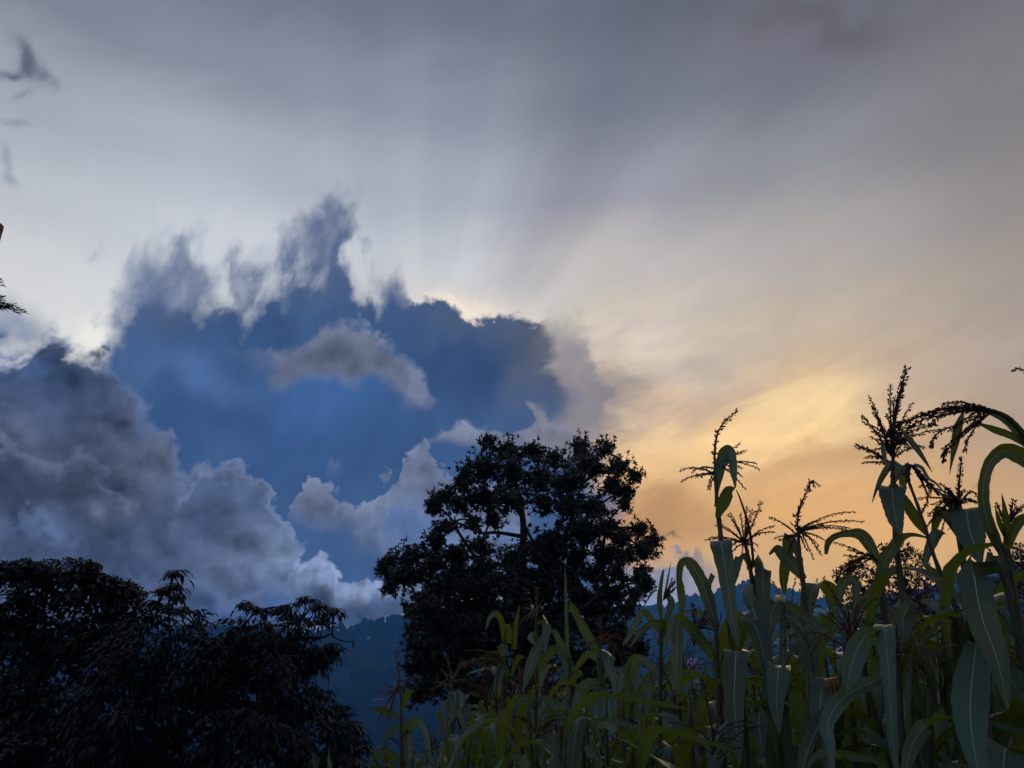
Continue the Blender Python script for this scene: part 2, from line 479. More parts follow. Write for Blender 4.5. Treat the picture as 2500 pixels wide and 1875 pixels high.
# the heavy grey mass on the left and its low skirt
sky = heap(sky, (70, 80, 106), [(110, 940, 190, 90, 0, (55, 66, 92), 0.95), (130, 1180, 210, 90, 0, (50, 53, 68), 0.95), (330, 1130, 110, 90, 0, (86, 94, 114), 0.8), (60, 1080, 110, 50, 30, (86, 92, 112), 0.7),
                                (560, 1180, 90, 60, 20, (98, 114, 146), 0.85), (520, 1260, 80, 60, 0, (66, 78, 108), 0.8), (640, 1280, 70, 90, 0, (88, 96, 120), 0.7), (240, 1232, 40, 18, 10, (128, 138, 166), 0.85),
                                (100, 1300, 260, 40, 0, (72, 86, 116), 0.9), (300, 1400, 280, 50, 0, (70, 84, 116), 0.9), (560, 1390, 160, 50, 0, (82, 94, 122), 0.8), (775, 1372, 110, 48, 20, (146, 166, 204), 1.0),
                                (865, 1415, 130, 34, 10, (136, 152, 190), 1.0), (620, 1440, 200, 22, 0, (88, 104, 142), 0.8), (700, 1490, 240, 30, 0, (62, 86, 134), 0.95), (250, 860, 60, 30, 30, (74, 90, 124), 0.9), (40, 880, 110, 34, 20, (66, 88, 128), 0.9)],
           [(-900, 760), (0, 832), (39, 830), (75, 826), (94, 810), (115, 806), (133, 818), (153, 842), (168, 846), (196, 846), (204, 862), (251, 865), (266, 881), (298, 912), (325, 936), (337, 971), (398, 1023), (416, 1040), (410, 1075), (424, 1100), (452, 1138), (490, 1146), (508, 1106), (539, 1124), (564, 1120), (600, 1112), (618, 1140), (643, 1166), (655, 1205), (676, 1232), (699, 1298), (735, 1352), (759, 1338), (789, 1336), (802, 1368), (825, 1391), (839, 1386), (855, 1394), (872, 1389), (892, 1394), (908, 1409), (931, 1404), (965, 1398), (1100, 1396), (1300, 1400)],
           None, nzb, sft_mass, 1.0, (108, 124, 158), 1.0, 0.45, 1.4)
sky = heap(sky, (76, 84, 106), [(130, 1190, 190, 70, 0, (50, 54, 70), 0.95), (60, 1090, 90, 30, 20, (94, 100, 122), 0.8)],
           [(-700, 1090), (0, 1078), (30, 1058), (54, 1048), (83, 1063), (119, 1092), (150, 1100), (163, 1094), (174, 1062), (199, 1058), (215, 1078), (231, 1095), (253, 1124), (290, 1150), (330, 1190), (360, 1240)],
           [(-700, 1230), (0, 1235), (200, 1240), (360, 1250)], nzb, 0.35, 1.6, (104, 112, 138), 1.2, 0.6, 1.0, 0.9)
sky = heap(sky, (76, 90, 120), [(500, 1240, 60, 30, 0, (62, 76, 108), 0.8)],
           [(400, 1230), (430, 1210), (470, 1190), (500, 1150), (530, 1125), (564, 1122), (600, 1114), (618, 1142), (643, 1168), (655, 1207), (676, 1234), (699, 1300), (735, 1352)],
           [(400, 1240), (480, 1250), (600, 1270), (735, 1370)], nzb, 0.3, 1.8, (112, 128, 164), 1.0, 0.7, 1.0, 0.85)
sky = heap(sky, (80, 96, 130), None, [(-700, 1260), (0, 1258), (60, 1250), (123, 1256), (159, 1280), (200, 1300), (260, 1330)], [(-700, 1300), (0, 1305), (260, 1335)], nzb, 0.4, 1.2, (88, 102, 136), 1.0, 0.5, 0.8, 0.75)
# flat dark band, and the pale strip of cloud lying on the hill
sky = heap(sky, (54, 64, 88), None, [(-600, 1300), (0, 1310), (150, 1318), (300, 1322), (400, 1345), (440, 1360)], [(-600, 1390), (0, 1370), (250, 1372), (440, 1375)], warped(wisp, 3.0, 2.0), 0.5, 0.7, (56, 66, 90), 0.5, 0.2, 0.2, 0.85)
sky = heap(sky, (140, 148, 170), [(900, 1500, 120, 40, 0, (126, 138, 166), 0.8)], [(620, 1560), (760, 1528), (820, 1510), (900, 1490), (990, 1465), (1100, 1440), (1350, 1440)], [(620, 1640), (1350, 1640)], nzs, 0.35, 1.0, (146, 152, 172), 0.6, 0.4, 0.6, 0.85)
# violet-blue bank low in the gap right of the tree
sky = heap(sky, (106, 118, 150), [(1690, 1362, 60, 26, -15, (88, 98, 122), 0.95), (1600, 1450, 140, 60, 0, (128, 140, 176), 0.9)],
           [(1430, 1330), (1540, 1372), (1600, 1366), (1650, 1360), (1690, 1345), (1730, 1352), (1745, 1380), (1770, 1440), (1800, 1500), (1850, 1560)], None, warped(warp, 2.0, 2.0), 0.4, 1.0, (120, 128, 150), 0.6, 0.3, 0.5, 0.92)
sky = add_blobs(sky, [(1622, 1312, 14, 5, 0, (120, 96, 78), 0.9), (1586, 1285, 16, 5, 0, (140, 104, 74), 0.8)], AEW)

# the evening haze between here and the hills lies in front of this sky (see the box named haze): what leaves the sky is what arrives,
# less what the haze adds, over what the haze lets through
HAZE_DENSITY = 0.00054
HAZE_TOP = 316.0
HAZE_GLOW = (0.016, 0.045, 0.12)
path = mt('MINIMUM', mt('DIVIDE', HAZE_TOP, mt('SINE', mt('MULTIPLY', mt('MAXIMUM', EL, 4.0), math.pi / 180))), 3400.0)
TR = mt('EXPONENT', mt('MULTIPLY', path, -HAZE_DENSITY))
inv = mt('DIVIDE', 1.0, TR)
add = mt('SUBTRACT', 1.0, TR)
sky = vm('MAXIMUM', vm('MULTIPLY', vm('SUBTRACT', sky, comb(mt('MULTIPLY', add, HAZE_GLOW[0]), mt('MULTIPLY', add, HAZE_GLOW[1]), mt('MULTIPLY', add, HAZE_GLOW[2]))), comb(inv, inv, inv)), (0.0, 0.0, 0.0))

# --- thin air behind the clouds: physical sky, sun low behind the glow
SUN_AZ, SUN_EL = azel(1930, 1030)
skt = nd('ShaderNodeTexSky', sky_type='NISHITA', sun_disc=False)
skt.sun_elevation = R(SUN_EL)
skt.sun_rotation = R(SUN_AZ)
bg_air = nd('ShaderNodeBackground')
put(bg_air.inputs[0], skt.outputs[0])
bg_air.inputs[1].default_value = 0.05
bg_cl = nd('ShaderNodeBackground')
put(bg_cl.inputs[0], sky)
bg_cl.inputs[1].default_value = 1.0
mx = nd('ShaderNodeMixShader')
mx.inputs[0].default_value = 0.96
WT.links.new(bg_air.outputs[0], mx.inputs[1])
WT.links.new(bg_cl.outputs[0], mx.inputs[2])
out = nd('ShaderNodeOutputWorld')
WT.links.new(mx.outputs[0], out.inputs[0])
world.cycles.sampling_method = 'MANUAL'
world.cycles.sample_map_resolution = 256

# ------------------------------------------------------------------ weak sun through the cloud, low on the right
sun_data = bpy.data.lights.new('sun', 'SUN')
sun_data.energy = 0.28
sun_data.angle = R(10)
sun_data.color = (1.0, 0.72, 0.42)
sun = bpy.data.objects.new('sun', sun_data)
C.objects.link(sun)
sun.rotation_euler = Vector((math.sin(R(SUN_AZ)) * math.cos(R(SUN_EL)), math.cos(R(SUN_AZ)) * math.cos(R(SUN_EL)), math.sin(R(SUN_EL)))).to_track_quat('Z', 'Y').to_euler()
sun.location = (20, 40, 30)

# ------------------------------------------------------------------ helpers
from mathutils.bvhtree import BVHTree
rng = random.Random(11)


class MB:
    """collects geometry for one mesh"""
    def __init__(self):
        self.v, self.f, self.uv, self.mi = [], [], [], []

    def add(self, vs, fs, uvs=None, m=0):
        o = len(self.v)
        self.v.extend(vs)
        self.uv.extend(uvs if uvs else [(0.5, 0.5)] * len(vs))
        for f in fs:
            self.f.append(tuple(i + o for i in f))
            self.mi.append(m)

    def tube(self, pts, radii, n=6, m=0, cap=True):
        pts = [Vector(p) for p in pts]
        vs, fs, uvs = [], [], []
        ref = None
        for i, p in enumerate(pts):
            t = (pts[min(i + 1, len(pts) - 1)] - pts[max(i - 1, 0)])
            t = t.normalized() if t.length > 1e-9 else Vector((0, 0, 1))
            if ref is None:
                ref = t.orthogonal().normalized()
            ref = (ref - t * ref.dot(t))
            ref = ref.normalized() if ref.length > 1e-6 else t.orthogonal().normalized()
            b = t.cross(ref)
            for k in range(n):
                a = 2 * math.pi * k / n
                vs.append(p + (ref * math.cos(a) + b * math.sin(a)) * radii[i])
                uvs.append((k / n, i / max(1, len(pts) - 1)))
        for i in range(len(pts) - 1):
            for k in range(n):
                a, b2 = i * n + k, i * n + (k + 1) % n
                fs.append((a, b2, b2 + n, a + n))
        if cap:
            fs.append(tuple(range(n - 1, -1, -1)))
            fs.append(tuple(range((len(pts) - 1) * n, len(pts) * n)))
        self.add(vs, fs, uvs, m)

    def mesh(self, name, mats, smooth=True):
        me = bpy.data.meshes.new(name)
        me.from_pydata([tuple(p) for p in self.v], [], self.f)
        if not isinstance(mats, (list, tuple)):
            mats = [mats]
        for mm in mats:
            me.materials.append(mm)
        if len(mats) > 1:
            me.polygons.foreach_set('material_index', self.mi)
        uvl = me.uv_layers.new(name='uv')
        li = [0] * len(me.loops)
        me.loops.foreach_get('vertex_index', li)
        buf = [0.0] * (2 * len(li))
        for k, i in enumerate(li):
            buf[2 * k], buf[2 * k + 1] = self.uv[i]
        uvl.data.foreach_set('uv', buf)
        if smooth:
            me.polygons.foreach_set('use_smooth', [True] * len(me.polygons))
        me.update()
        return me

    def build(self, name, mats, parent=None, smooth=True):
        return link(name, self.mesh(name, mats, smooth), parent)


def link(name, data, parent=None):
    o = bpy.data.objects.new(name, data)
    C.objects.link(o)
    if parent is not None:
        o.parent = parent
        o.matrix_parent_inverse = Matrix.Translation(-parent.location) if parent.parent is None and parent.type == 'EMPTY' else Matrix()
    return o


def thing(name, loc, label, cat, group=None):
    o = bpy.data.objects.new(name, None)
    o.empty_display_size = 0.1
    C.objects.link(o)
    o.location = loc
    tag(o, label, cat, group)
    return o


def tag(o, label=None, cat=None, group=None, kind=None):
    if label:
        o['label'] = label
    if cat:
        o['category'] = cat
    if group:
        o['group'] = group
    if kind:
        o['kind'] = kind
    return o


def spline(pts, n):
    """Catmull-Rom through the points (any tuples), n samples"""
    m = len(pts)
    out = []
    for i in range(n):
        u = i / (n - 1) * (m - 1)
        k = min(int(u), m - 2)
        t = u - k
        p0, p1, p2, p3 = pts[max(k - 1, 0)], pts[k], pts[k + 1], pts[min(k + 2, m - 1)]
        out.append(tuple(0.5 * ((2 * b) + (-a + c) * t + (2 * a - 5 * b + 4 * c - d) * t * t + (-a + 3 * b - 3 * c + d) * t ** 3) for a, b, c, d in zip(p0, p1, p2, p3)))
    return out


# ------------------------------------------------------------------ materials
def material(name):
    m = bpy.data.materials.new(name)
    m.use_nodes = True
    t = m.node_tree
    t.nodes.clear()
    o = t.nodes.new('ShaderNodeOutputMaterial')
    return m, t, o


def principled(t, color, rough=0.6, spec=0.5):
    p = t.nodes.new('ShaderNodeBsdfPrincipled')
    if isinstance(color, bpy.types.NodeSocket):
        t.links.new(color, p.inputs['Base Color'])
    else:
        p.inputs['Base Color'].default_value = (*color, 1)
    p.inputs['Roughness'].default_value = rough
    p.inputs['Specular IOR Level'].default_value = spec
    return p


def vary(t, c0, c1, scale=3.0, detail=4.0, coord='Object'):
    tcn = t.nodes.new('ShaderNodeTexCoord')
    n = t.nodes.new('ShaderNodeTexNoise')
    n.inputs['Scale'].default_value = scale
    n.inputs['Detail'].default_value = detail
    t.links.new(tcn.outputs[coord], n.inputs['Vector'])
    r = t.nodes.new('ShaderNodeValToRGB')
    r.color_ramp.elements[0].position = 0.35
    r.color_ramp.elements[1].position = 0.65
    r.color_ramp.elements[0].color = (*c0, 1)
    r.color_ramp.elements[1].color = (*c1, 1)
    t.links.new(n.outputs[0], r.inputs[0])
    return r.outputs[0]


def simple(name, c0, c1, scale=3.0, rough=0.8, spec=0.3, coord='Object'):
    m, t, o = material(name)
    p = principled(t, vary(t, c0, c1, scale, coord=coord), rough, spec)
    t.links.new(p.outputs[0], o.inputs[0])
    return m


def foliage(name, c0, c1, trans, k_trans=0.25, rough=0.5, spec=0.4, scale=2.0):
    m, t, o = material(name)
    p = principled(t, vary(t, c0, c1, scale), rough, spec)
    tr = t.nodes.new('ShaderNodeBsdfTranslucent')
    tr.inputs[0].default_value = (*trans, 1)
    mxn = t.nodes.new('ShaderNodeMixShader')
    mxn.inputs[0].default_value = k_trans
    t.links.new(p.outputs[0], mxn.inputs[1])
    t.links.new(tr.outputs[0], mxn.inputs[2])
    t.links.new(mxn.outputs[0], o.inputs[0])
    return m


def corn_leaf_material(name, top0, top1, trans, rib, rough=0.42, spec=0.5):
    """blade with pale midrib and fine parallel veins; u runs across, v along the blade"""
    m, t, o = material(name)
    L = t.links
    N = t.nodes.new

    def mth(op, a, b=None, c=None):
        n = N('ShaderNodeMath')
        n.operation = op
        for i, v in enumerate((a, b, c)):
            if v is None:
                continue
            if isinstance(v, bpy.types.NodeSocket):
                L.new(v, n.inputs[i])
            else:
                n.inputs[i].default_value = v
        return n.outputs[0]
    uv = N('ShaderNodeUVMap')
    sp = N('ShaderNodeSeparateXYZ')
    L.new(uv.outputs[0], sp.inputs[0])
    dist = mth('ABSOLUTE', mth('SUBTRACT', sp.outputs[0], 0.5))
    ribm = N('ShaderNodeMapRange')
    ribm.interpolation_type = 'SMOOTHSTEP'
    L.new(dist, ribm.inputs[0])
    L.new(mth('MULTIPLY_ADD', sp.outputs[1], -0.018, 0.034), ribm.inputs[1])
    ribm.inputs[2].default_value = 0.012
    ribm.inputs[3].default_value = 0.0
    ribm.inputs[4].default_value = 1.0
    vein = mth('SINE', mth('MULTIPLY', sp.outputs[0], 150.0))
    # streaks that follow the veins from base to tip
    cmb = N('ShaderNodeCombineXYZ')
    L.new(mth('MULTIPLY', sp.outputs[0], 46.0), cmb.inputs[0])
    L.new(mth('MULTIPLY', sp.outputs[1], 2.2), cmb.inputs[1])
    info0 = N('ShaderNodeObjectInfo')
    L.new(mth('MULTIPLY', info0.outputs['Random'], 90.0), cmb.inputs[2])
    stn = N('ShaderNodeTexNoise')
    stn.inputs['Scale'].default_value = 1.0
    stn.inputs['Detail'].default_value = 4.0
    L.new(cmb.outputs[0], stn.inputs['Vector'])
    blot = vary(t, top0, top1, 5.0, 5.0)
    strk = N('ShaderNodeHueSaturation')
    L.new(blot, strk.inputs['Color'])
    L.new(mth('MULTIPLY_ADD', stn.outputs[0], 1.5, 0.3), strk.inputs['Value'])
    base = strk.outputs[0]
    info = N('ShaderNodeObjectInfo')
    hsv = N('ShaderNodeHueSaturation')
    L.new(base, hsv.inputs['Color'])
    L.new(mth('MULTIPLY_ADD', info.outputs['Random'], 0.9, 0.55), hsv.inputs['Value'])
    L.new(mth('MULTIPLY_ADD', info.outputs['Random'], 0.03, 0.485), hsv.inputs['Hue'])
    mix1 = N('ShaderNodeMix')
    mix1.data_type = 'RGBA'
    L.new(ribm.outputs[0], mix1.inputs[0])
    L.new(hsv.outputs[0], mix1.inputs[6])
    mix1.inputs[7].default_value = (*rib, 1)
    # dry brown speckles and tips
    tcn = N('ShaderNodeTexCoord')
    sn = N('ShaderNodeTexNoise')
    sn.inputs['Scale'].default_value = 60
    sn.inputs['Detail'].default_value = 3
    L.new(tcn.outputs['Object'], sn.inputs['Vector'])
    spk = N('ShaderNodeMapRange')
    L.new(mth('ADD', sn.outputs[0], mth('MULTIPLY', mth('POWER', sp.outputs[1], 8.0), 0.22)), spk.inputs[0])
    spk.inputs[1].default_value = 0.66
    spk.inputs[2].default_value = 0.78
    mix2 = N('ShaderNodeMix')
    mix2.data_type = 'RGBA'
    L.new(spk.outputs[0], mix2.inputs[0])
    L.new(mix1.outputs[2], mix2.inputs[6])
    mix2.inputs[7].default_value = (0.12, 0.09, 0.04, 1)
    p = principled(t, mix2.outputs[2], rough, spec)
    bmp = N('ShaderNodeBump')
    bmp.inputs['Strength'].default_value = 0.25
    bmp.inputs['Distance'].default_value = 0.002
    L.new(mth('MULTIPLY_ADD', ribm.outputs[0], 1.5, vein), bmp.inputs['Height'])
    L.new(bmp.outputs[0], p.inputs['Normal'])
    tr = N('ShaderNodeBsdfTranslucent')
    tint = N('ShaderNodeMix')
    tint.data_type = 'RGBA'
    L.new(mth('MULTIPLY_ADD', vein, 0.12, 0.12), tint.inputs[0])
    tint.inputs[6].default_value = (*trans, 1)
    tint.inputs[7].default_value = (trans[0] * 0.5, trans[1] * 0.5, trans[2] * 0.5, 1)
    L.new(tint.outputs[2], tr.inputs[0])
    ms = N('ShaderNodeMixShader')
    ms.inputs[0].default_value = 0.35
    L.new(p.outputs[0], ms.inputs[1])
    L.new(tr.outputs[0], ms.inputs[2])
    L.new(ms.outputs[0], o.inputs[0])
    return m


M_SOIL = simple('soil', (0.028, 0.022, 0.014), (0.05, 0.042, 0.022), 2.5, 0.95, 0.1)
M_HILL = simple('forested_hill', (0.004, 0.010, 0.010), (0.022, 0.036, 0.024), 0.006, 0.95, 0.05)
M_FOREST = simple('far_tree_crowns', (0.006, 0.012, 0.010), (0.014, 0.024, 0.016), 0.03, 0.95, 0.05)
M_BARK = simple('dark_bark', (0.02, 0.016, 0.013), (0.05, 0.04, 0.032), 9.0, 0.9, 0.2)
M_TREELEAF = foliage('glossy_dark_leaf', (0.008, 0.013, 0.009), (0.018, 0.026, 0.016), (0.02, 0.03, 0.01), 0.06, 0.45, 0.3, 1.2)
M_FRUIT = simple('unripe_fruit', (0.03, 0.045, 0.015), (0.05, 0.06, 0.02), 8.0, 0.5, 0.4)
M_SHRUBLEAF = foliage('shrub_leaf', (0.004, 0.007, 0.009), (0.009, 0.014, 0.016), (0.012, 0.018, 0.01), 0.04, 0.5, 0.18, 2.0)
M_LOBELEAF = foliage('lobed_leaf', (0.020, 0.034, 0.018), (0.036, 0.054, 0.028), (0.05, 0.08, 0.02), 0.12, 0.5, 0.4, 2.0)
M_UMBEL = simple('faded_flower_heads', (0.05, 0.045, 0.03), (0.09, 0.08, 0.055), 20.0, 0.9, 0.1)
M_STEM = simple('shrub_stem', (0.02, 0.018, 0.013), (0.04, 0.035, 0.022), 8.0, 0.85, 0.2)
M_CYPRESS = foliage('cypress_scale_leaf', (0.015, 0.024, 0.012), (0.03, 0.042, 0.018), (0.03, 0.05, 0.01), 0.1, 0.6, 0.3)
M_POLE = simple('weathered_wood', (0.10, 0.055, 0.028), (0.20, 0.115, 0.055), 14.0, 0.85, 0.2)
M_WHITEWALL = simple('whitewashed_wall', (0.60, 0.60, 0.58), (0.74, 0.73, 0.70), 0.6, 0.9, 0.2)
M_TINROOF = simple('tin_roof', (0.34, 0.35, 0.37), (0.5, 0.5, 0.52), 0.8, 0.5, 0.5)
M_REDROOF = simple('rust_red_roof', (0.20, 0.06, 0.04), (0.32, 0.10, 0.07), 0.8, 0.7, 0.3)
M_PANE = simple('window_glass', (0.03, 0.035, 0.04), (0.05, 0.055, 0.06), 1.0, 0.15, 0.6)
M_CORN = corn_leaf_material('corn_blade', (0.020, 0.064, 0.047), (0.038, 0.100, 0.070), (0.22, 0.30, 0.012), (0.30, 0.38, 0.30), 0.36, 0.7)
M_CORNDRY = corn_leaf_material('dry_corn_blade', (0.07, 0.055, 0.03), (0.12, 0.095, 0.05), (0.12, 0.09, 0.03), (0.2, 0.17, 0.1), 0.7, 0.2)
M_STALK = simple('corn_stalk', (0.035, 0.05, 0.02), (0.07, 0.05, 0.03), 7.0, 0.5, 0.4)
M_TASSEL_DARK = simple('ripe_tassel', (0.045, 0.018, 0.016), (0.085, 0.036, 0.026), 25.0, 0.8, 0.2)
M_TASSEL_STRAW = simple('straw_tassel', (0.13, 0.085, 0.04), (0.22, 0.16, 0.075), 25.0, 0.8, 0.2)
M_TASSEL_RED = simple('reddish_tassel', (0.12, 0.045, 0.03), (0.19, 0.075, 0.045), 25.0, 0.8, 0.2)
M_HUSK = simple('ear_husk', (0.06, 0.085, 0.03), (0.10, 0.12, 0.045), 9.0, 0.6, 0.3)
M_SILK = simple('ear_silk', (0.22, 0.09, 0.03), (0.36, 0.17, 0.07), 30.0, 0.8, 0.2)


# ------------------------------------------------------------------ ground, hills, air
def ground_z(x, y):
    z = 0.0
    z -= 0.10 * min(max(y - 2.0, 0.0), 28.0)
    z -= 0.24 * min(max(y - 30.0, 0.0), 620.0)
    z -= 0.02 * max(0.0, -x) if -40 < x < 0 else (0.8 if x <= -40 else 0.0)
    return z + 0.05 * mnoise.noise(Vector((x * 0.7, y * 0.7, 0.0)))


g = MB()
radii_g = [0.0] + [1.2 * 1.19 ** i for i in range(50)]
seg = 72
vs = []
for r in radii_g:
    for k in range(seg):
        a = 2 * math.pi * k / seg
        x, y = r * math.sin(a), r * math.cos(a)
        vs.append((x, y, ground_z(x, y)))
fs = []
for i in range(len(radii_g) - 1):
    for k in range(seg):
        a, b = i * seg + k, i * seg + (k + 1) % seg
        fs.append((a, b, b + seg, a + seg) if i else (a, b + seg, a + seg))
g.add(vs, fs)
ground = tag(g.build('ground', M_SOIL), kind='structure')
G_R = radii_g[-1]
G_BOTTOM = min(v[2] for v in vs)


def make_hill(name, ridge_px, dist, foot, foot_z, back, seed, rough):
    """a hill ridge: crest through the given sight lines at distance dist(azimuth), long slope down to its foot, and a back slope"""
    ae = sorted(azel(*p) for p in ridge_px)
    m = MB()
    na, nt = 260, 40
    rows = []
    for i in range(na):
        a = ae[0][0] + (ae[-1][0] - ae[0][0]) * i / (na - 1)
        for k in range(len(ae) - 1):
            if ae[k][0] <= a <= ae[k + 1][0]:
                f = (a - ae[k][0]) / (ae[k + 1][0] - ae[k][0])
                f = f * f * (3 - 2 * f)
                e = ae[k][1] + (ae[k + 1][1] - ae[k][1]) * f
        D = dist(a)
        zr = EYE.z + D * math.tan(R(e))
        for j in range(nt):
            t = j / (nt - 1)
            if t < 0.8:
                s = t / 0.8
                d = foot + (D - foot) * s
                z = foot_z + (zr - foot_z) * (s ** 0.9)
                w = math.sin(math.pi * s)
            else:
                s = (t - 0.8) / 0.2
                d = D + back * s
                z = zr - (zr - foot_z) * (s ** 1.3)
                w = 0.0
            x, y = d * math.sin(R(a)), d * math.cos(R(a))
            n = mnoise.fractal(Vector((x / 260.0, y / 260.0, seed)), 1.0, 2.0, 5)
            z += n * rough * w
            rows.append((x, y, z))
    fs = []
    for i in range(na - 1):
        for j in range(nt - 1):
            a = i * nt + j
            fs.append((a, a + nt, a + nt + 1, a + 1))
    m.add(rows, fs)
    o = tag(m.build(name, M_HILL), kind='structure')
    return o, BVHTree.FromPolygons([Vector(p) for p in rows], fs), rows, na, nt


RIDGE_NEAR = [(-1400, 1480), (-600, 1510), (-200, 1545), (300, 1550), (480, 1544), (560, 1541), (640, 1541), (740, 1550), (772, 1556), (788, 1545), (850, 1534),
              (900, 1525), (940, 1516), (985, 1508), (1050, 1500), (1150, 1505), (1250, 1520), (1400, 1550), (1600, 1600), (1800, 1650), (1900, 1690)]
RIDGE_FAR = [(900, 1540), (1100, 1510), (1250, 1496), (1400, 1490), (1575, 1486), (1640, 1482), (1690, 1456), (1750, 1451), (1800, 1440), (1815, 1425), (1828, 1422),
             (1845, 1434), (1872, 1440), (1910, 1443), (1950, 1455), (2010, 1464), (2100, 1472), (2250, 1445), (2350, 1405), (2420, 1390), (2500, 1384), (2800, 1370), (4200, 1360)]
hill_near, bvh_near, rows_near, na_n, nt_n = make_hill('wooded_hill', RIDGE_NEAR, lambda a: 1600.0, 680.0, -152.0, 700, 1.3, 50)
hill_far, bvh_far, rows_far, na_f, nt_f = make_hill('far_hills', RIDGE_FAR, lambda a: 2250.0, 900.0, -152.0, 1000, 7.7, 70)

# woods on the hills: crowns standing on the slopes, too many to count
CROWN_V, CROWN_F = [], []
ph = (1 + 5 ** 0.5) / 2
ico = [(-1, ph, 0), (1, ph, 0), (-1, -ph, 0), (1, -ph, 0), (0, -1, ph), (0, 1, ph), (0, -1, -ph), (0, 1, -ph), (ph, 0, -1), (ph, 0, 1), (-ph, 0, -1), (-ph, 0, 1)]
ICO_F = [(0, 11, 5), (0, 5, 1), (0, 1, 7), (0, 7, 10), (0, 10, 11), (1, 5, 9), (5, 11, 4), (11, 10, 2), (10, 7, 6), (7, 1, 8), (3, 9, 4), (3, 4, 2), (3, 2, 6), (3, 6, 8), (3, 8, 9), (4, 9, 5), (2, 4, 11), (6, 2, 10), (8, 6, 7), (9, 8, 1)]
ICO_V = [Vector(v).normalized() for v in ico]


def crowns(name, rows, na, nt, n, sz, seed, ridge_share):
    r = random.Random(seed)
    m = MB()
    for q in range(n):
        i = r.randrange(na - 1)
        onridge = r.random() < ridge_share
        j = int(0.8 * (nt - 1)) - (r.randrange(3) if onridge else 0) if onridge else r.randrange(int(0.8 * (nt - 1)))
        fi, fj = r.random(), r.random()
        if onridge:
            fj = 0.0
        p = Vector(rows[i * nt + j]).lerp(Vector(rows[(i + 1) * nt + j]), fi).lerp(Vector(rows[i * nt + j + 1]), fj)
        s = sz * r.uniform(0.55, 1.25)
        h = s * r.uniform(0.9, 1.7)
        m.add([(p.x + v.x * s * r.uniform(0.75, 1.2), p.y + v.y * s, p.z + h * 0.55 + v.z * h * r.uniform(0.8, 1.15)) for v in ICO_V], ICO_F)
    return tag(m.build(name, M_FOREST, smooth=False), kind='stuff')


crowns('hill_forest', rows_near, na_n, nt_n, 4200, 6.0, 3, 0.33)
crowns('far_hill_forest', rows_far, na_f, nt_f, 2600, 7.0, 4, 0.4)

top_z = max(max(v[2] for v in rows_far), max(v[2] for v in rows_near)) + 30
HX = 3600.0
hz = MB()
z0, z1 = G_BOTTOM - 1.0, top_z
far_r = max(HX, G_R + 5)
hz.add([(sx * far_r, sy * far_r, z) for z in (z0, z1) for sx, sy in ((-1, -1), (1, -1), (1, 1), (-1, 1))],
       [(3, 2, 1, 0), (4, 5, 6, 7), (0, 1, 5, 4), (1, 2, 6, 5), (2, 3, 7, 6), (3, 0, 4, 7)])
mh, th, oh = material('evening_haze')
pv = th.nodes.new('ShaderNodeVolumePrincipled')
pv.inputs['Color'].default_value = (0.09, 0.36, 1.0, 1)
pv.inputs['Density'].default_value = HAZE_DENSITY
pv.inputs['Anisotropy'].default_value = 0.4
th.links.new(pv.outputs[0], oh.inputs['Volume'])
haze = tag(hz.build('haze', mh, smooth=False), kind='stuff')


# ------------------------------------------------------------------ houses on the slopes
def box(m, x0, x1, y0, y1, z0, z1, mi=0):
    m.add([(x0, y0, z0), (x1, y0, z0), (x1, y1, z0), (x0, y1, z0), (x0, y0, z1), (x1, y0, z1), (x1, y1, z1), (x0, y1, z1)],
          [(3, 2, 1, 0), (4, 5, 6, 7), (0, 1, 5, 4), (1, 2, 6, 5), (2, 3, 7, 6), (3, 0, 4, 7)], m=mi)


def house(px, py, w_px, h_px, label, roof_mat, bvh, storeys=1, group='houses on the opposite slope'):
    d = pix_dir(px, py + h_px / 2).normalized()
    hit = None
    for b in bvh:
        h = b.ray_cast(EYE, d)
        if h[0] is not None and (hit is None or h[3] < hit[3]):
            hit = h
    if hit is None:
        return None
    p, D = hit[0], hit[3]
    w, h = w_px * D / FPX, h_px * D / FPX
    dp = min(w * 0.8, 10.0)
    t = thing('house', p - Vector((0, 0, 1.0)), label, 'house', group)
    rot = -math.atan2(p.x, p.y)
    b = MB()
    box(b, -w / 2, w / 2, -dp / 2, dp / 2, -dp * 0.5, h * 0.75)
    parts = [b.build('wall', M_WHITEWALL, smooth=False)]
    rf = MB()
    e = 0.06 * w
    rf.add([(-w / 2 - e, -dp / 2 - e, h * 0.75 + .02), (w / 2 + e, -dp / 2 - e, h * 0.75 + .02), (w / 2 + e, dp / 2 + e, h * 0.75 + .02), (-w / 2 - e, dp / 2 + e, h * 0.75 + .02), (-w / 2 - e, 0, h), (w / 2 + e, 0, h)],
           [(0, 1, 5, 4), (2, 3, 4, 5), (1, 2, 5), (3, 0, 4), (3, 2, 1, 0)])
    parts.append(rf.build('roof', roof_mat, smooth=False))
    nw = max(2, int(w / 3.2))
    for s in range(storeys):
        for k in range(nw):
            wb = MB()
            cx = -w / 2 + (k + 0.5) * w / nw
            zz = (s + 0.32) * h * 0.75 / storeys
            box(wb, cx - 0.16 * w / nw * 2, cx + 0.16 * w / nw * 2, -dp / 2 - 0.05, -dp / 2 + 0.1, zz, zz + 0.4 * h * 0.75 / storeys)
            parts.append(wb.build('window', M_PANE, smooth=False))
    for q in parts:
        q.parent = t
    t.rotation_euler = (0, 0, rot)
    return t


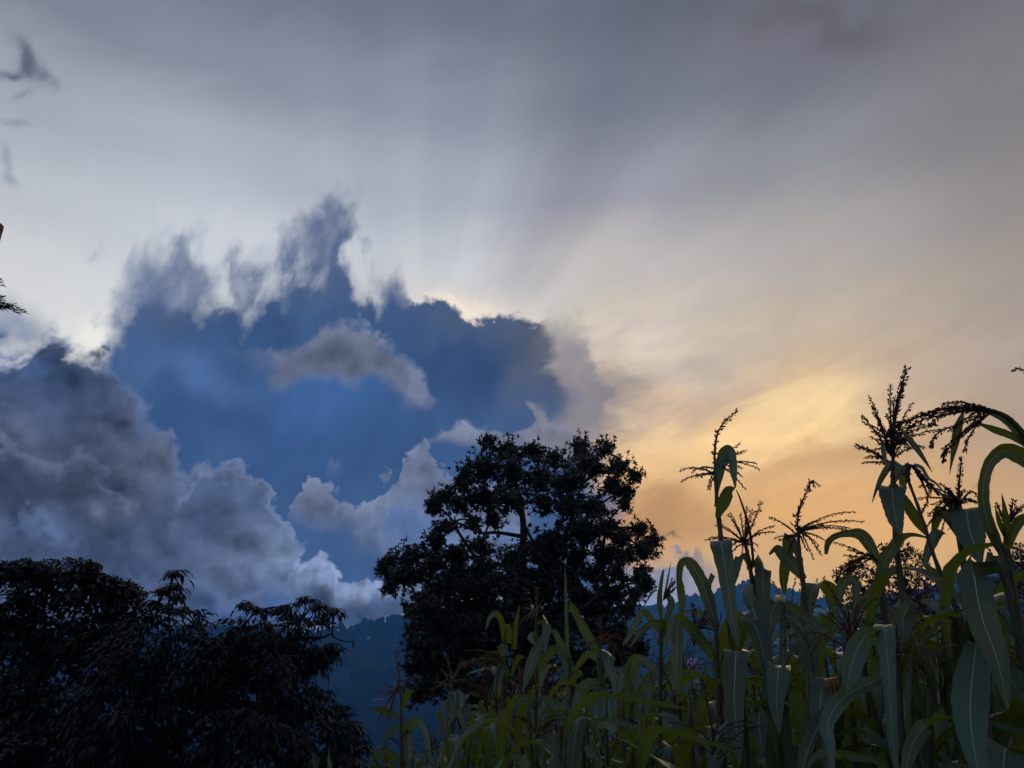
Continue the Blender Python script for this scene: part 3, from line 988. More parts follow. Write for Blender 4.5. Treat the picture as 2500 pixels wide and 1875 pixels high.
BN = (bvh_near, bvh_far)
for hx, hy, w, hh, lab in [
    (790, 1561, 7, 5, 'small pale house high on the wooded hill, leftmost of the row under its crest'),
    (809, 1559, 9, 8, 'tall pale house under the hill crest beside the bare drooping twig'),
    (847, 1556, 7, 4, 'dim low house under the hill crest, left of the widest pale roofs'),
    (877, 1553, 7, 4, 'low pale house highest in the row under the hill crest'),
    (900, 1557, 7, 6, 'bright white house in the middle of the row under the hill crest'),
    (923, 1556, 9, 4, 'long low white house in the row under the hill crest'),
    (983, 1551, 6, 5, 'pair-like pale house under the hill crest next to the big dark tree'),
    (812, 1589, 4, 3, 'tiny white house alone on the dark slope below the crest row'),
    (952, 1718, 9, 4, 'low white roofed house on the lower slope behind the leftmost corn tassel'),
    (932, 1706, 8, 4, 'small white house on the lower slope, right of a red roofed one'),
    (873, 1739, 6, 4, 'small white house lowest on the slope, left of the leftmost corn plant'),
]:
    house(hx, hy, w, hh, lab, M_TINROOF, BN)
house(920, 1706, 8, 4, 'small red roofed house on the lower slope behind the leftmost corn tassel', M_REDROOF, BN)
house(1690, 1634, 26, 44, 'pale tall apartment house glimpsed between corn stalks', M_TINROOF, BN, 4)
house(1909, 1568, 30, 26, 'house with rust red roof glimpsed behind the corn', M_REDROOF, BN, 2)
house(2000, 1510, 44, 40, 'pale blue-grey house glimpsed behind corn below the orange glow', M_TINROOF, BN, 3)
house(2412, 1560, 40, 50, 'pale house glimpsed behind the corn silk at the right', M_TINROOF, BN, 3)
house(2340, 1500, 60, 40, 'wide grey roofed house glimpsed high behind the right-hand corn', M_TINROOF, BN, 2)

# ------------------------------------------------------------------ broad dark tree
def leaf_verts(base, d, side, up, L, W, droop=0.15, fold=0.2):
    """pointed oval leaf, folded along the middle, 6 vertices"""
    mid = base + d * (L * 0.5) + up * (0.04 * L)
    tip = base + d * L - up * (droop * L)
    e = up * (fold * W)
    a1, b1 = base + d * (L * 0.28) + side * (W * 0.42) + e, base + d * (L * 0.28) - side * (W * 0.42) + e
    a2, b2 = base + d * (L * 0.66) + side * (W * 0.40) + e - up * (droop * L * 0.35), base + d * (L * 0.66) - side * (W * 0.40) + e - up * (droop * L * 0.35)
    return [base, a1, a2, tip, b2, b1, mid], [(0, 1, 6), (1, 2, 6), (2, 3, 6), (3, 4, 6), (4, 5, 6), (5, 0, 6)]


def rand_dir(r):
    z = r.uniform(-1, 1)
    a = r.uniform(0, 2 * math.pi)
    s = math.sqrt(1 - z * z)
    return Vector((s * math.cos(a), s * math.sin(a), z))


def grow_limbs(roots, targets, r):
    """joins each target to the nearest existing limb that lies further in; returns polylines with a level"""
    nodes = list(roots)
    lines = []
    for tpt in targets:
        best = min(nodes, key=lambda n: (n - tpt).length + (0.9 * max(0.0, n.z - tpt.z)))
        L = (tpt - best).length
        mid = best.lerp(tpt, 0.5) + Vector((r.uniform(-.1, .1), r.uniform(-.1, .1), 0.10)) * L
        seg = [Vector(v) for v in spline([tuple(best), tuple(mid), tuple(tpt)], 7)]
        lines.append(seg)
        nodes.extend(seg[2:])
    return lines


def zt(x, y):
    return 880 + x / 2.37, 1000 + y / 2.37


TREE_CL = [(740, 190, 45, 40), (850, 240, 90, 60), (1000, 240, 60, 50), (1120, 280, 60, 50), (1270, 215, 60, 60), (1420, 220, 48, 55), (1330, 320, 120, 80), (1500, 330, 70, 60),
           (1585, 378, 45, 32), (1540, 470, 45, 32), (1450, 440, 80, 55), (1530, 540, 35, 38), (720, 330, 110, 80), (600, 400, 70, 80), (880, 370, 110, 90), (1050, 400, 100, 80),
           (1200, 420, 110, 80), (470, 500, 55, 45), (430, 560, 45, 48), (560, 540, 100, 60), (720, 500, 110, 80), (880, 520, 110, 70), (1060, 540, 70, 60), (1200, 560, 110, 70),
           (1360, 570, 95, 70), (500, 680, 70, 40), (640, 640, 50, 36), (770, 630, 60, 45), (430, 750, 60, 45), (300, 840, 90, 60), (170, 870, 52, 42), (125, 915, 32, 36),
           (230, 960, 95, 55), (175, 1025, 45, 36), (310, 970, 70, 50), (420, 880, 110, 70), (560, 840, 110, 60), (560, 960, 120, 80), (690, 790, 80, 50), (720, 920, 110, 80),
           (880, 860, 90, 70), (1010, 790, 80, 70), (1130, 760, 110, 80), (1280, 700, 110, 70), (1420, 690, 95, 60), (1500, 740, 70, 55), (1615, 690, 52, 45), (1690, 760, 42, 36),
           (1640, 820, 65, 45), (1530, 840, 80, 50), (1400, 840, 100, 60), (1250, 860, 110, 70), (1100, 900, 110, 80), (950, 960, 110, 80), (820, 1010, 110, 70), (650, 1040, 120, 70),
           (480, 1040, 105, 60), (340, 1080, 70, 45), (300, 1150, 50, 45), (400, 1150, 110, 70), (560, 1150, 120, 70), (720, 1140, 110, 70), (880, 1090, 100, 70), (1050, 1050, 110, 80),
           (1200, 1000, 110, 65), (1350, 960, 100, 60), (1500, 940, 85, 50), (1620, 950, 50, 50), (1660, 1005, 35, 35), (1590, 1060, 50, 45), (1450, 1060, 105, 60), (1300, 1100, 110, 70),
           (1150, 1150, 110, 70), (320, 1270, 50, 50), (450, 1260, 115, 75), (620, 1250, 120, 75), (800, 1230, 120, 75), (1000, 1220, 100, 70), (1200, 1220, 100, 65), (1400, 1170, 105, 60),
           (1550, 1150, 50, 40), (305, 1375, 48, 40), (420, 1370, 110, 70), (580, 1370, 110, 80), (300, 1480, 48, 40), (400, 1480, 100, 60), (560, 1480, 100, 70), (750, 1380, 110, 80),
           (950, 1350, 110, 80), (1150, 1340, 110, 80), (1350, 1290, 105, 70), (1500, 1290, 95, 60), (1610, 1370, 50, 45), (1500, 1430, 100, 70), (420, 1590, 90, 60), (600, 1590, 100, 60),
           (1300, 1450, 100, 60), (1050, 1480, 100, 60), (800, 1500, 100, 60), (1400, 1560, 100, 60), (330, 1640, 60, 50), (700, 1650, 100, 60), (1000, 1620, 100, 60), (1250, 1600, 100, 60)]
TREE_GAPS = [(965, 645, 30, 14), (985, 740, 30, 22), (840, 720, 32, 20), (690, 720, 50, 16), (600, 640, 34, 14), (650, 830, 30, 10), (520, 720, 40, 16), (1330, 860, 30, 14), (1545, 930, 30, 30),
             (960, 340, 14, 10), (770, 430, 12, 9), (1090, 640, 22, 22), (820, 1100, 34, 10), (1310, 1000, 44, 14), (1430, 530, 16, 40), (1420, 760, 20, 14), (330, 1030, 22, 26), (290, 1100, 18, 30),
             (1000, 900, 20, 10), (560, 1170, 14, 8), (1180, 880, 12, 10), (900, 440, 10, 10), (1050, 480, 14, 8)]
TY = 16.0
r = random.Random(5)
tree_base = Vector((at(1272, 1464, TY).x, TY, ground_z(0.5, TY)))
tree = thing('broad_tree', tree_base, 'big dark spreading tree in silhouette at the middle of the view', 'tree')
centres = []
for (X, Y, rx, ry) in TREE_CL:
    px, py = zt(X, Y)
    u = (px - 1270) / 340.0
    v = (py - 1400) / 330.0
    dep = 1.9 * math.sqrt(max(0.05, 1 - min(1, u * u * 0.9 + v * v * 0.7)))
    y = TY + r.uniform(-dep, dep)
    centres.append((at(px, py, y), rx / 2.37 * y / FPX, ry / 2.37 * y / FPX, (X, Y)))
leafmb, twig, limb = MB(), MB(), MB()
# trunk
tr_pts = [tree_base + Vector((0, 0, -0.2)), at(1268, 1640, TY), at(1272, 1464, TY), at(1276, 1370, TY - .1), at(1277, 1274, TY), at(1262, 1190, TY + .1), at(1240, 1120, TY)]
trunk_line = [Vector(p) for p in spline([tuple(p) for p in tr_pts], 26)]
limb.tube(trunk_line, [0.15 - 0.125 * (i / 25) for i in range(26)], 9)
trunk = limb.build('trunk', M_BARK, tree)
second = [Vector(p) for p in spline([tuple(at(1270, 1560, TY)), tuple(at(1330, 1440, TY + .3)), tuple(at(1385, 1300, TY + .2)), tuple(at(1420, 1180, TY))], 16)]
third = [Vector(p) for p in spline([tuple(at(1270, 1500, TY)), tuple(at(1190, 1400, TY - .3)), tuple(at(1120, 1300, TY - .2)), tuple(at(1110, 1260, TY))], 16)]
fourth = [Vector(p) for p in spline([tuple(at(1277, 1310, TY)), tuple(at(1215, 1300, TY)), tuple(at(1170, 1300, TY)), tuple(at(1110, 1275, TY)), tuple(at(1070, 1300, TY))], 16)]
fifth = [Vector(p) for p in spline([tuple(at(1268, 1600, TY)), tuple(at(1180, 1500, TY + .4)), tuple(at(1080, 1420, TY + .2)), tuple(at(960, 1390, TY))], 16)]
for line, r0 in ((second, 0.07), (third, 0.06), (fourth, 0.045), (fifth, 0.06)):
    lb = MB()
    lb.tube(line, [r0 * (1 - 0.75 * i / 15) for i in range(16)], 7)
    lb.build('limb', M_BARK, tree)
nodes = trunk_line[8:] + second[2:] + third[2:] + fourth[2:] + fifth[2:]
order = sorted(range(len(centres)), key=lambda i: min((n - centres[i][0]).length for n in nodes))
for line in grow_limbs(nodes, [centres[i][0] for i in order], r):
    L = sum((b - a).length for a, b in zip(line, line[1:]))
    twig.tube(line, [0.012 + 0.022 * min(1.2, L) * (1 - i / 6) for i in range(7)], 5)
nleaf = 0
for c, rx, rz, (X, Y) in centres:
    n = int(26 + rx * rz * 1900)
    for q in range(n):
        d = rand_dir(r)
        k = min(1.5, abs(r.gauss(0, .78)) + .12)
        p = c + Vector((d.x * rx * k, d.y * 0.7 * (rx + rz) * k, d.z * rz * k))
        qx, qy = to_px(p)
        X2, Y2 = (qx - 880) * 2.37, (qy - 1000) * 2.37
        if any(((X2 - gx_) / (rx_ + 10)) ** 2 + ((Y2 - gy_) / (ry_ + 10)) ** 2 < 1 for gx_, gy_, rx_, ry_ in TREE_GAPS) and r.random() < 0.93:
            continue
        ax = (Vector((d.x, d.y, d.z * 0.6 + 0.55)) + 0.35 * rand_dir(r)).normalized()
        if r.random() < 0.3:
            twig.tube([p - ax * 0.22, p - ax * 0.1 + Vector((0, 0, .01)), p], [0.007, 0.006, 0.004], 3, cap=False)
        o1 = ax.orthogonal().normalized()
        o2 = ax.cross(o1)
        nl = r.randint(5, 8)
        for s in range(nl):
            a = 2 * math.pi * (s + r.uniform(-.25, .25)) / nl
            open_ = r.uniform(0.5, 1.25)
            rd = o1 * math.cos(a) + o2 * math.sin(a)
            ld = (ax * math.cos(open_) + rd * math.sin(open_)).normalized()
            ld = (ld - Vector((0, 0, r.uniform(0, .25)))).normalized()
            sd = ld.cross(ax)
            if sd.length < 1e-3:
                continue
            sd.normalize()
            up = sd.cross(ld)
            vs_, fs_ = leaf_verts(p - ax * r.uniform(0, .06), ld, sd, up, r.uniform(0.07, 0.135), r.uniform(0.030, 0.048), r.uniform(.05, .25))
            leafmb.add(vs_, fs_)
            nleaf += 1
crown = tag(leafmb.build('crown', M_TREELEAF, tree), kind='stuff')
twig.build('branches', M_BARK, tree)['kind'] = 'stuff'
# round fruit hanging on the right and left edges
fruit_mb = MB()
for i in range(12):
    for j in range(7):
        th_, ph_ = math.pi * (j + .0) / 6, 2 * math.pi * i / 12
fm = bpy.data.meshes.new('fruit')
import bmesh
bm_ = bmesh.new()
bmesh.ops.create_uvsphere(bm_, u_segments=10, v_segments=7, radius=0.045)
bm_.to_mesh(fm)
bm_.free()
fm.materials.append(M_FRUIT)
fm.polygons.foreach_set('use_smooth', [True] * len(fm.polygons))
for (fx, fy) in [(1575, 1432), (1584, 1428), (1590, 1436), (1571, 1420), (1582, 1441), (1577, 1410), (1160, 1300), (1172, 1296), (1216, 1308), (1190, 1310), (1294, 1282), (1420, 1430), (1395, 1425), (985, 1452), (1005, 1458)]:
    f = link('fruit', fm, tree)
    f.location = at(fx, fy, TY - r.uniform(0, .6))

# ------------------------------------------------------------------ compound-leaved shrubs on the left
def compound_leaf_mesh(seed):
    """feathered leaf of drooping lance-shaped leaflets on one stalk, growing along +X, up is +Z"""
    r = random.Random(seed)
    m = MB()
    pairs = r.choice((3, 3, 4))
    L = 0.21
    line = [Vector((L * t, 0.0, 0.05 * math.sin(t * 2.2) - 0.07 * t * t)) for t in [i / 8 for i in range(9)]]
    m.tube(line, [0.0028 - 0.0018 * i / 8 for i in range(9)], 4)
    for k in range(pairs):
        t = 0.32 + 0.60 * k / (pairs - 0.4)
        i = min(8, int(t * 8))
        p = line[i]
        for s in (-1, 1):
            d = Vector((r.uniform(.35, .65), s * r.uniform(.6, .95), -r.uniform(.15, .6))).normalized()
            up = Vector((d.x * 0.6, s * 0.4, 0.9))
            sd = d.cross(up).normalized()
            up = sd.cross(d)
            v_, f_ = leaf_verts(p, d, sd, up, r.uniform(.085, .12), r.uniform(.028, .038), r.uniform(.15, .4), 0.25)
            m.add(v_, f_)
    d = Vector((0.75, r.uniform(-.2, .2), -0.65)).normalized()
    sd = d.cross(Vector((0, 0, 1))).normalized()
    v_, f_ = leaf_verts(line[-1], d, sd, sd.cross(d), 0.11, 0.036, 0.3, 0.25)
    m.add(v_, f_)
    return m.mesh('compound_leaf', M_SHRUBLEAF)


CLM = [compound_leaf_mesh(100 + i) for i in range(7)]


def place(o, p, d, roll_up, scale):
    """put a mesh that grows along +X at p (world), pointing along d, with its up side towards roll_up"""
    x = d.normalized()
    y = roll_up.cross(x)
    y = y.normalized() if y.length > 1e-4 else x.orthogonal().normalized()
    z = x.cross(y)
    M_ = Matrix((x, y, z)).transposed().to_4x4()
    o.matrix_local = Matrix.Translation(p) @ M_ @ Matrix.Scale(scale, 4)


def shrub(label, clusters, y0, base_px, seed, per=1.0, scale=1.0, stem_px=(), limit=300):
    r = random.Random(seed)
    bp = at(base_px, 1875, y0)
    base = Vector((bp.x, y0, ground_z(bp.x, y0)))
    t = thing('leafy_shrub', base, label, 'shrub', 'compound-leaved shrubs on the left')
    stem = MB()
    cs = []
    for (px, py, rx, ry) in clusters:
        y = y0 + r.uniform(-.55, .55)
        cs.append((at(px, py, y), rx * y / FPX, (ry if py < 1510 else max(ry * 1.5, rx * .75)) * y / FPX, py))
    main = [Vector(p) for p in spline([tuple(base), tuple(base + Vector((0.05, 0.1, 1.0)))], 8)]
    nodes = list(main)
    stem.tube(main, [0.05 - 0.002 * i for i in range(8)], 7)
    for line_px in stem_px:
        ln = [Vector(p) for p in spline([tuple(at(a, b, y0)) for a, b in line_px], 12)]
        lo = min(nodes, key=lambda n: (n - ln[0]).length)
        full = [lo, lo.lerp(ln[0], .5) + Vector((0, 0, .05))] + ln
        stem.tube(full, [0.016 - 0.012 * i / (len(full) - 1) for i in range(len(full))], 6)
        nodes.extend(ln)
    for line in grow_limbs(nodes, [c[0] for c in sorted(cs, key=lambda c: c[0].z)], r):
        stem.tube(line, [0.010 - 0.006 * i / 6 for i in range(7)], 5)
    stem.build('stem', M_STEM, t)
    todo = []
    for c, rx, rz, py in cs:
        n = max(4, int((3.2 + rx * rz * 230) * per * (1.0 if py < 1570 else 1.9)))
        for q in range(n):
            d = rand_dir(r)
            k = r.uniform(0.1, 0.8) if py < 1510 else r.uniform(.1, 1.05)
            p = c + Vector((d.x * rx * k, d.y * max(rx, .2) * k, d.z * rz * k))
            az = Vector((d.x * 1.6, d.y - 0.2, 0)).normalized()
            dr = Vector((az.x, az.y, r.uniform(-.55, .75) if py > 1510 else r.uniform(-.15, .4)))
            todo.append((p - dr.normalized() * 0.12 * scale, dr, r.uniform(.8, 1.15) * scale))
    todo.sort(key=lambda q: q[0].y)
    back = MB()
    for i, (p, dr, s) in enumerate(todo):
        if i < limit:
            o = link('compound_leaf', CLM[i % len(CLM)], t)
            o.matrix_parent_inverse = Matrix()
            place(o, p - base, dr, Vector((r.uniform(-.3, .3), r.uniform(-.3, .3), 1)), s)
        else:
            x = dr.normalized()
            yv = Vector((0, 0, 1)).cross(x).normalized()
            M_ = Matrix.Translation(p) @ Matrix((x, yv, x.cross(yv))).transposed().to_4x4() @ Matrix.Scale(s, 4)
            me = CLM[i % len(CLM)]
            back.add([M_ @ v.co for v in me.vertices], [tuple(pl.vertices) for pl in me.polygons])
    if back.v:
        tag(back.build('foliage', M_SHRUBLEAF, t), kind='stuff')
    return t


SH_A = [(425, 1405, 26, 10), (420, 1436, 40, 14), (435, 1458, 34, 12), (392, 1442, 30, 16), (455, 1492, 36, 14), (410, 1490, 50, 24), (478, 1528, 34, 18), (380, 1520, 55, 34), (440, 1560, 65, 36), (500, 1568, 40, 26),
        (330, 1560, 65, 45), (300, 1620, 75, 45), (400, 1620, 85, 45), (480, 1625, 60, 36), (350, 1690, 95, 50), (450, 1700, 95, 50), (250, 1690, 85, 50), (300, 1780, 115, 60), (430, 1790, 115, 60),
        (200, 1770, 80, 50), (350, 1860, 140, 60), (480, 1870, 80, 50)]
SH_B = [(603, 1478, 26, 14), (640, 1492, 40, 18), (690, 1486, 30, 16), (742, 1466, 20, 12), (775, 1482, 34, 16), (812, 1492, 20, 14), (790, 1515, 34, 16), (720, 1508, 55, 26), (650, 1530, 55, 30), (590, 1530, 34, 20),
        (730, 1543, 40, 20), (600, 1580, 45, 36), (660, 1590, 65, 40), (720, 1590, 42, 30), (768, 1600, 34, 18), (798, 1612, 22, 12), (745, 1640, 36, 24), (680, 1650, 65, 40), (610, 1650, 55, 45), (560, 1622, 45, 36),
        (760, 1690, 26, 16), (690, 1715, 55, 34), (600, 1730, 75, 50), (520, 1660, 50, 40), (530, 1720, 60, 40), (560, 1560, 36, 26), (530, 1600, 34, 26), (480, 1690, 50, 30), (810, 1585, 20, 10), (670, 1560, 80, 30)]
SH_D = [(770, 1735, 55, 20), (825, 1742, 30, 14), (720, 1760, 60, 30), (800, 1785, 60, 30), (660, 1790, 70, 40), (860, 1800, 34, 22), (740, 1820, 80, 36), (620, 1820, 70, 50), (560, 1780, 70, 50), (840, 1840, 60, 30),
        (540, 1860, 90, 50), (700, 1870, 90, 40), (810, 1880, 80, 34)]
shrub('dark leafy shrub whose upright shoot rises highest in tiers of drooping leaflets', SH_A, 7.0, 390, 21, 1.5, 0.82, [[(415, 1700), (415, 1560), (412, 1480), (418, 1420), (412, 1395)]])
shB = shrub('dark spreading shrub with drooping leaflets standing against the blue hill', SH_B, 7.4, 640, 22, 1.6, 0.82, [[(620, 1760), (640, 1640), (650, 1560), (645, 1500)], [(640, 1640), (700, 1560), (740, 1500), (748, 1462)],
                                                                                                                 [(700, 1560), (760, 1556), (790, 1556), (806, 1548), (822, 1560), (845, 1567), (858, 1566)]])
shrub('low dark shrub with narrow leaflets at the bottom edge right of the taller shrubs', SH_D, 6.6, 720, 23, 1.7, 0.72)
tuft = MB()
tp = at(858, 1566, 7.4)
for k in range(9):
    d = rand_dir(r)
    d = Vector((abs(d.x) * .6 + .3, d.y * .5, d.z - .2)).normalized()
    sd = d.cross(Vector((0, 0, 1))).normalized()
    v_, f_ = leaf_verts(tp, d, sd, sd.cross(d), r.uniform(.04, .07), .018, .2)
    tuft.add(v_, f_)
tuft.build('leaf_tuft', M_SHRUBLEAF, shB)


# ------------------------------------------------------------------ flat-topped flowering shrub with lobed leaves, far left
def lobed_leaf_mesh(seed):
    r = random.Random(seed)
    m = MB()
    n = 5
    rim = []
    for k in range(n):
        a = R(-110 + 220 * k / (n - 1))
        L = 0.13 * (1.0 - 0.28 * abs(k - 2) / 2) * r.uniform(.9, 1.1)
        for da, f in ((-15, .72), (0, 1.0), (15, .72)):
            aa = a + R(da)
            rim.append(Vector((math.cos(aa) * L * f, math.sin(aa) * L * f, -0.35 * L * f * f + r.uniform(-.006, .006))))
        if k < n - 1:
            aa = a + R(27.5)
            rim.append(Vector((math.cos(aa) * L * .5, math.sin(aa) * L * .5, -0.02)))
    vs_ = [Vector((0, 0, 0))] + rim
    m.add(vs_, [(0, i, i + 1) for i in range(1, len(rim))])
    m.tube([Vector((-0.12, 0, -.07)), Vector((-.05, 0, -.02)), Vector((0, 0, 0))], [.003, .003, .002], 4)
    return m.mesh('lobed_leaf', M_LOBELEAF)


LLM = [lobed_leaf_mesh(40 + i) for i in range(5)]
SH_C = [(-60, 1400, 80, 40), (25, 1392, 38, 14), (75, 1402, 48, 18), (150, 1408, 65, 22), (205, 1405, 40, 20), (250, 1436, 36, 18), (300, 1446, 32, 14), (100, 1450, 95, 36), (220, 1470, 85, 36), (40, 1500, 65, 46),
        (140, 1535, 95, 46), (250, 1545, 75, 46), (320, 1500, 50, 40), (60, 1590, 85, 55), (160, 1620, 95, 55), (250, 1620, 70, 50), (50, 1690, 85, 50), (130, 1740, 95, 50), (60, 1790, 85, 55), (150, 1830, 95, 50), (250, 1850, 75, 50),
        (20, 1860, 80, 50), (-80, 1550, 80, 80), (-80, 1700, 80, 80)]
r = random.Random(31)
yc = 8.6
bp = at(140, 1875, yc)
base = Vector((bp.x, yc, ground_z(bp.x, yc)))
shC = thing('flowering_shrub', base, 'dark flat-topped flowering shrub with big lobed leaves at the far left', 'shrub')
stem, small, umb = MB(), MB(), MB()
cs = []
for (px, py, rx, ry) in SH_C:
    y = yc + r.uniform(-.6, .6)
    cs.append((at(px, py, y), rx * y / FPX, ry * y / FPX))
main = [base + Vector((0, 0, .15 * i)) for i in range(8)]
stem.tube(main, [.06] * 8, 7)
for line in grow_limbs(main, [c[0] for c in sorted(cs, key=lambda c: c[0].z)], r):
    stem.tube(line, [0.016 - 0.010 * i / 6 for i in range(7)], 5)
HOLES_C = [(160, 1500, 18, 5), (190, 1499, 14, 5), (15, 1463, 8, 6), (150, 1652, 22, 8), (222, 1640, 18, 7), (140, 1655, 12, 10), (275, 1652, 8, 8), (25, 1620, 8, 5), (230, 1520, 8, 6)]
nl = 0
for c, rx, rz in cs:
    for q in range(int(70 + rx * rz * 6500)):
        d = rand_dir(r)
        k = r.uniform(.2, 1) ** .6
        p = c + Vector((d.x * rx * k, d.y * .5 * (rx + rz) * k, d.z * rz * k))
        qx, qy = to_px(p)
        if any(((qx - a) / (w + 4)) ** 2 + ((qy - b) / (h + 4)) ** 2 < 1 for a, b, w, h in HOLES_C):
            continue
        ld = (Vector((d.x, d.y, r.uniform(-.5, .3))) + .5 * rand_dir(r)).normalized()
        sd = ld.cross(Vector((r.uniform(-.4, .4), r.uniform(-.4, .4), 1))).normalized()
        v_, f_ = leaf_verts(p, ld, sd, sd.cross(ld), r.uniform(.07, .13), r.uniform(.03, .055), r.uniform(.1, .3))
        small.add(v_, f_)
    for q in range(int(5 + rx * rz * 60)):
        if nl >= 260:
            break
        d = rand_dir(r)
        p = c + Vector((d.x * rx * .8, -abs(d.y) * .6 * rx, d.z * rz * .8))
        qx, qy = to_px(p)
        if any(((qx - a) / (w + 14)) ** 2 + ((qy - b) / (h + 12)) ** 2 < 1 for a, b, w, h in HOLES_C):
            continue
        o = link('lobed_leaf', LLM[nl % 5], shC)
        o.matrix_parent_inverse = Matrix()
        place(o, p - base, Vector((d.x, -0.6, -.4 + r.uniform(-.2, .3))), Vector((r.uniform(-.4, .4), -.5, 1)), r.uniform(.7, 1.15))
        nl += 1
for (px, py, w) in [(20, 1388, 30), (60, 1382, 24), (120, 1384, 34), (165, 1380, 40), (205, 1382, 34), (225, 1392, 22), (250, 1422, 28), (270, 1424, 24), (305, 1437, 26), (325, 1446, 20), (340, 1460, 18), (90, 1392, 26)]:
    cpt = at(px, py, yc - .2)
    ww = w * yc / FPX
    for q in range(120):
        a, k = r.uniform(0, 2 * math.pi), math.sqrt(r.random())
        p = cpt + Vector((math.cos(a) * ww * k, math.sin(a) * ww * k, .06 - .45 * ww * k * k + r.uniform(-.015, .03)))
        s = r.uniform(.006, .012)
        umb.add([p + v * s for v in ICO_V], ICO_F)
        if q % 3 == 0:
            umb.tube([cpt - Vector((0, 0, ww * .9)), p], [.003, .0015], 3, cap=False)
stem.build('stem', M_STEM, shC)
tag(small.build('foliage', M_SHRUBLEAF, shC), kind='stuff')
tag(umb.build('flower_heads', M_UMBEL, shC), kind='stuff')

# ------------------------------------------------------------------ conifer and pole just beyond the left edge, dark trees behind the corn on the right
yk = 9.0
kx = at(-330, 700, yk).x
kbase = Vector((kx, yk, ground_z(kx, yk)))
kon = thing('cypress_tree', kbase, 'cypress standing past the left edge, only feathery branch tips in view', 'tree')
tm = MB()
tm.tube([kbase + Vector((0, 0, .8 * i - .3)) for i in range(12)], [.16 - .012 * i for i in range(12)], 8)
tm.build('trunk', M_BARK, kon)


def spray(m, p, d, L, r, depth=0):
    """flat feathery spray of scale-leaved twigs"""
    n = max(4, int(L / .055))
    side = d.cross(Vector((0, 0, 1))).normalized()
    pts = [p + d * (L * i / n) + Vector((0, 0, -.10 * L * (i / n) ** 2 + .05 * L * math.sin(3 * i / n))) for i in range(n + 1)]
    m.tube(pts, [(.009 if depth == 0 else .0055) * (1 - .7 * i / n) + .0015 for i in range(n + 1)], 4)
    if depth >= 2:
        return
    for i in range(1 if depth else n // 3, n + 1):
        for s in (-1, 1):
            if r.random() < .9:
                dd = (d * r.uniform(.75, 1.0) + side * s * r.uniform(.45, .75) + Vector((0, 0, r.uniform(-.35, .25)))).normalized()
                spray(m, pts[i], dd, L * r.uniform(.16, .34) * (1.15 - .75 * i / n) + .035, r, depth + 1)


r = random.Random(8)
for k, (ex, ey, L) in enumerate([(2, 716, 1), (-40, 646, 1), (-90, 560, 1), (-90, 800, 1), (-90, 900, 1), (-120, 470, 1), (-100, 1010, 1), (-150, 380, 1)]):
    tip = at(ex, ey, yk - .3)
    st = Vector((kx, yk, tip.z - .05))
    bmb = MB()
    v = tip - st
    spray(bmb, st, v.normalized(), v.length, r)
    bmb.build('branch', M_CYPRESS, kon)
for k in range(10):
    a = R(100 + 26 * k)
    bmb = MB()
    spray(bmb, Vector((kx, yk, 2.0 + .55 * k)), Vector((math.sin(a), math.cos(a), .05)), 1.3 - .06 * k, r)
    bmb.build('branch', M_CYPRESS, kon)

yp = 6.5
top = at(-20, 548, yp)
pole = MB()
pb = Vector((top.x, yp, ground_z(top.x, yp) - .2))
rad = 30 * yp / FPX
pole.tube([pb.lerp(top, i / 10) for i in range(11)] + [top + Vector((0, 0, .012))], [rad * 1.12 - .012 * i / 10 for i in range(11)] + [rad * .72], 16)
tag(pole.build('wooden_pole', M_POLE), 'rust-brown wooden pole cut off by the left edge above the cypress tips', 'pole')


def round_tree(name, label, clusters, y0, trunk_px, seed, leaf=.09, per=900, group=None):
    r = random.Random(seed)
    bp = at(trunk_px, 1500, y0)
    base = Vector((bp.x, y0, ground_z(bp.x, y0)))
    t = thing(name, base, label, 'tree', group)
    tk, cr = MB(), MB()
    cs = [(at(px, py, y0 + r.uniform(-.6, .6)), rx * y0 / FPX, ry * y0 / FPX) for px, py, rx, ry in clusters]
    ctr = sum((c[0] for c in cs), Vector()) / len(cs)
    main = [Vector(p) for p in spline([tuple(base), tuple(base.lerp(ctr, .5) + Vector((.1, 0, 0))), tuple(ctr)], 12)]
    tk.tube(main, [.14 - .009 * i for i in range(12)], 8)
    for line in grow_limbs(main[3:], [c[0] for c in cs], r):
        tk.tube(line, [.03 - .003 * i for i in range(7)], 5)
    tk.build('trunk', M_BARK, t)
    for c, rx, rz in cs:
        for q in range(int(30 + rx * rz * per)):
            d = rand_dir(r)
            k = r.uniform(.2, 1) ** .6
            p = c + Vector((d.x * rx * k, d.y * .5 * (rx + rz) * k, d.z * rz * k))
            for w in range(3):
                ld = (d * .6 + rand_dir(r)).normalized()
                sd = ld.cross(Vector((r.uniform(-.4, .4), r.uniform(-.4, .4), 1))).normalized()
                v_, f_ = leaf_verts(p, ld, sd, sd.cross(ld), leaf * r.uniform(.7, 1.2), leaf * .42, .15)
                cr.add(v_, f_)
    tag(cr.build('crown', M_TREELEAF, t), kind='stuff')


round_tree('leafy_tree', 'small dark tree standing behind the corn under the orange glow', [(2150, 1352, 30, 26), (2190, 1345, 36, 26), (2230, 1365, 36, 30), (2090, 1380, 26, 26), (2065, 1405, 30, 26), (2110, 1420, 50, 36), (2180, 1410, 60, 44), (2240, 1430, 50, 44),
                                    (2070, 1460, 50, 40), (2150, 1470, 70, 44), (2230, 1500, 60, 44), (2100, 1520, 60, 40)], 17.0, 2150, 61)
round_tree('leafy_tree', 'dark rounded tree top showing at the right edge behind the corn', [(2490, 1345, 26, 20), (2470, 1370, 30, 24), (2520, 1380, 50, 36), (2480, 1420, 50, 40), (2560, 1430, 70, 50), (2500, 1470, 60, 40)], 20.0, 2520, 62)

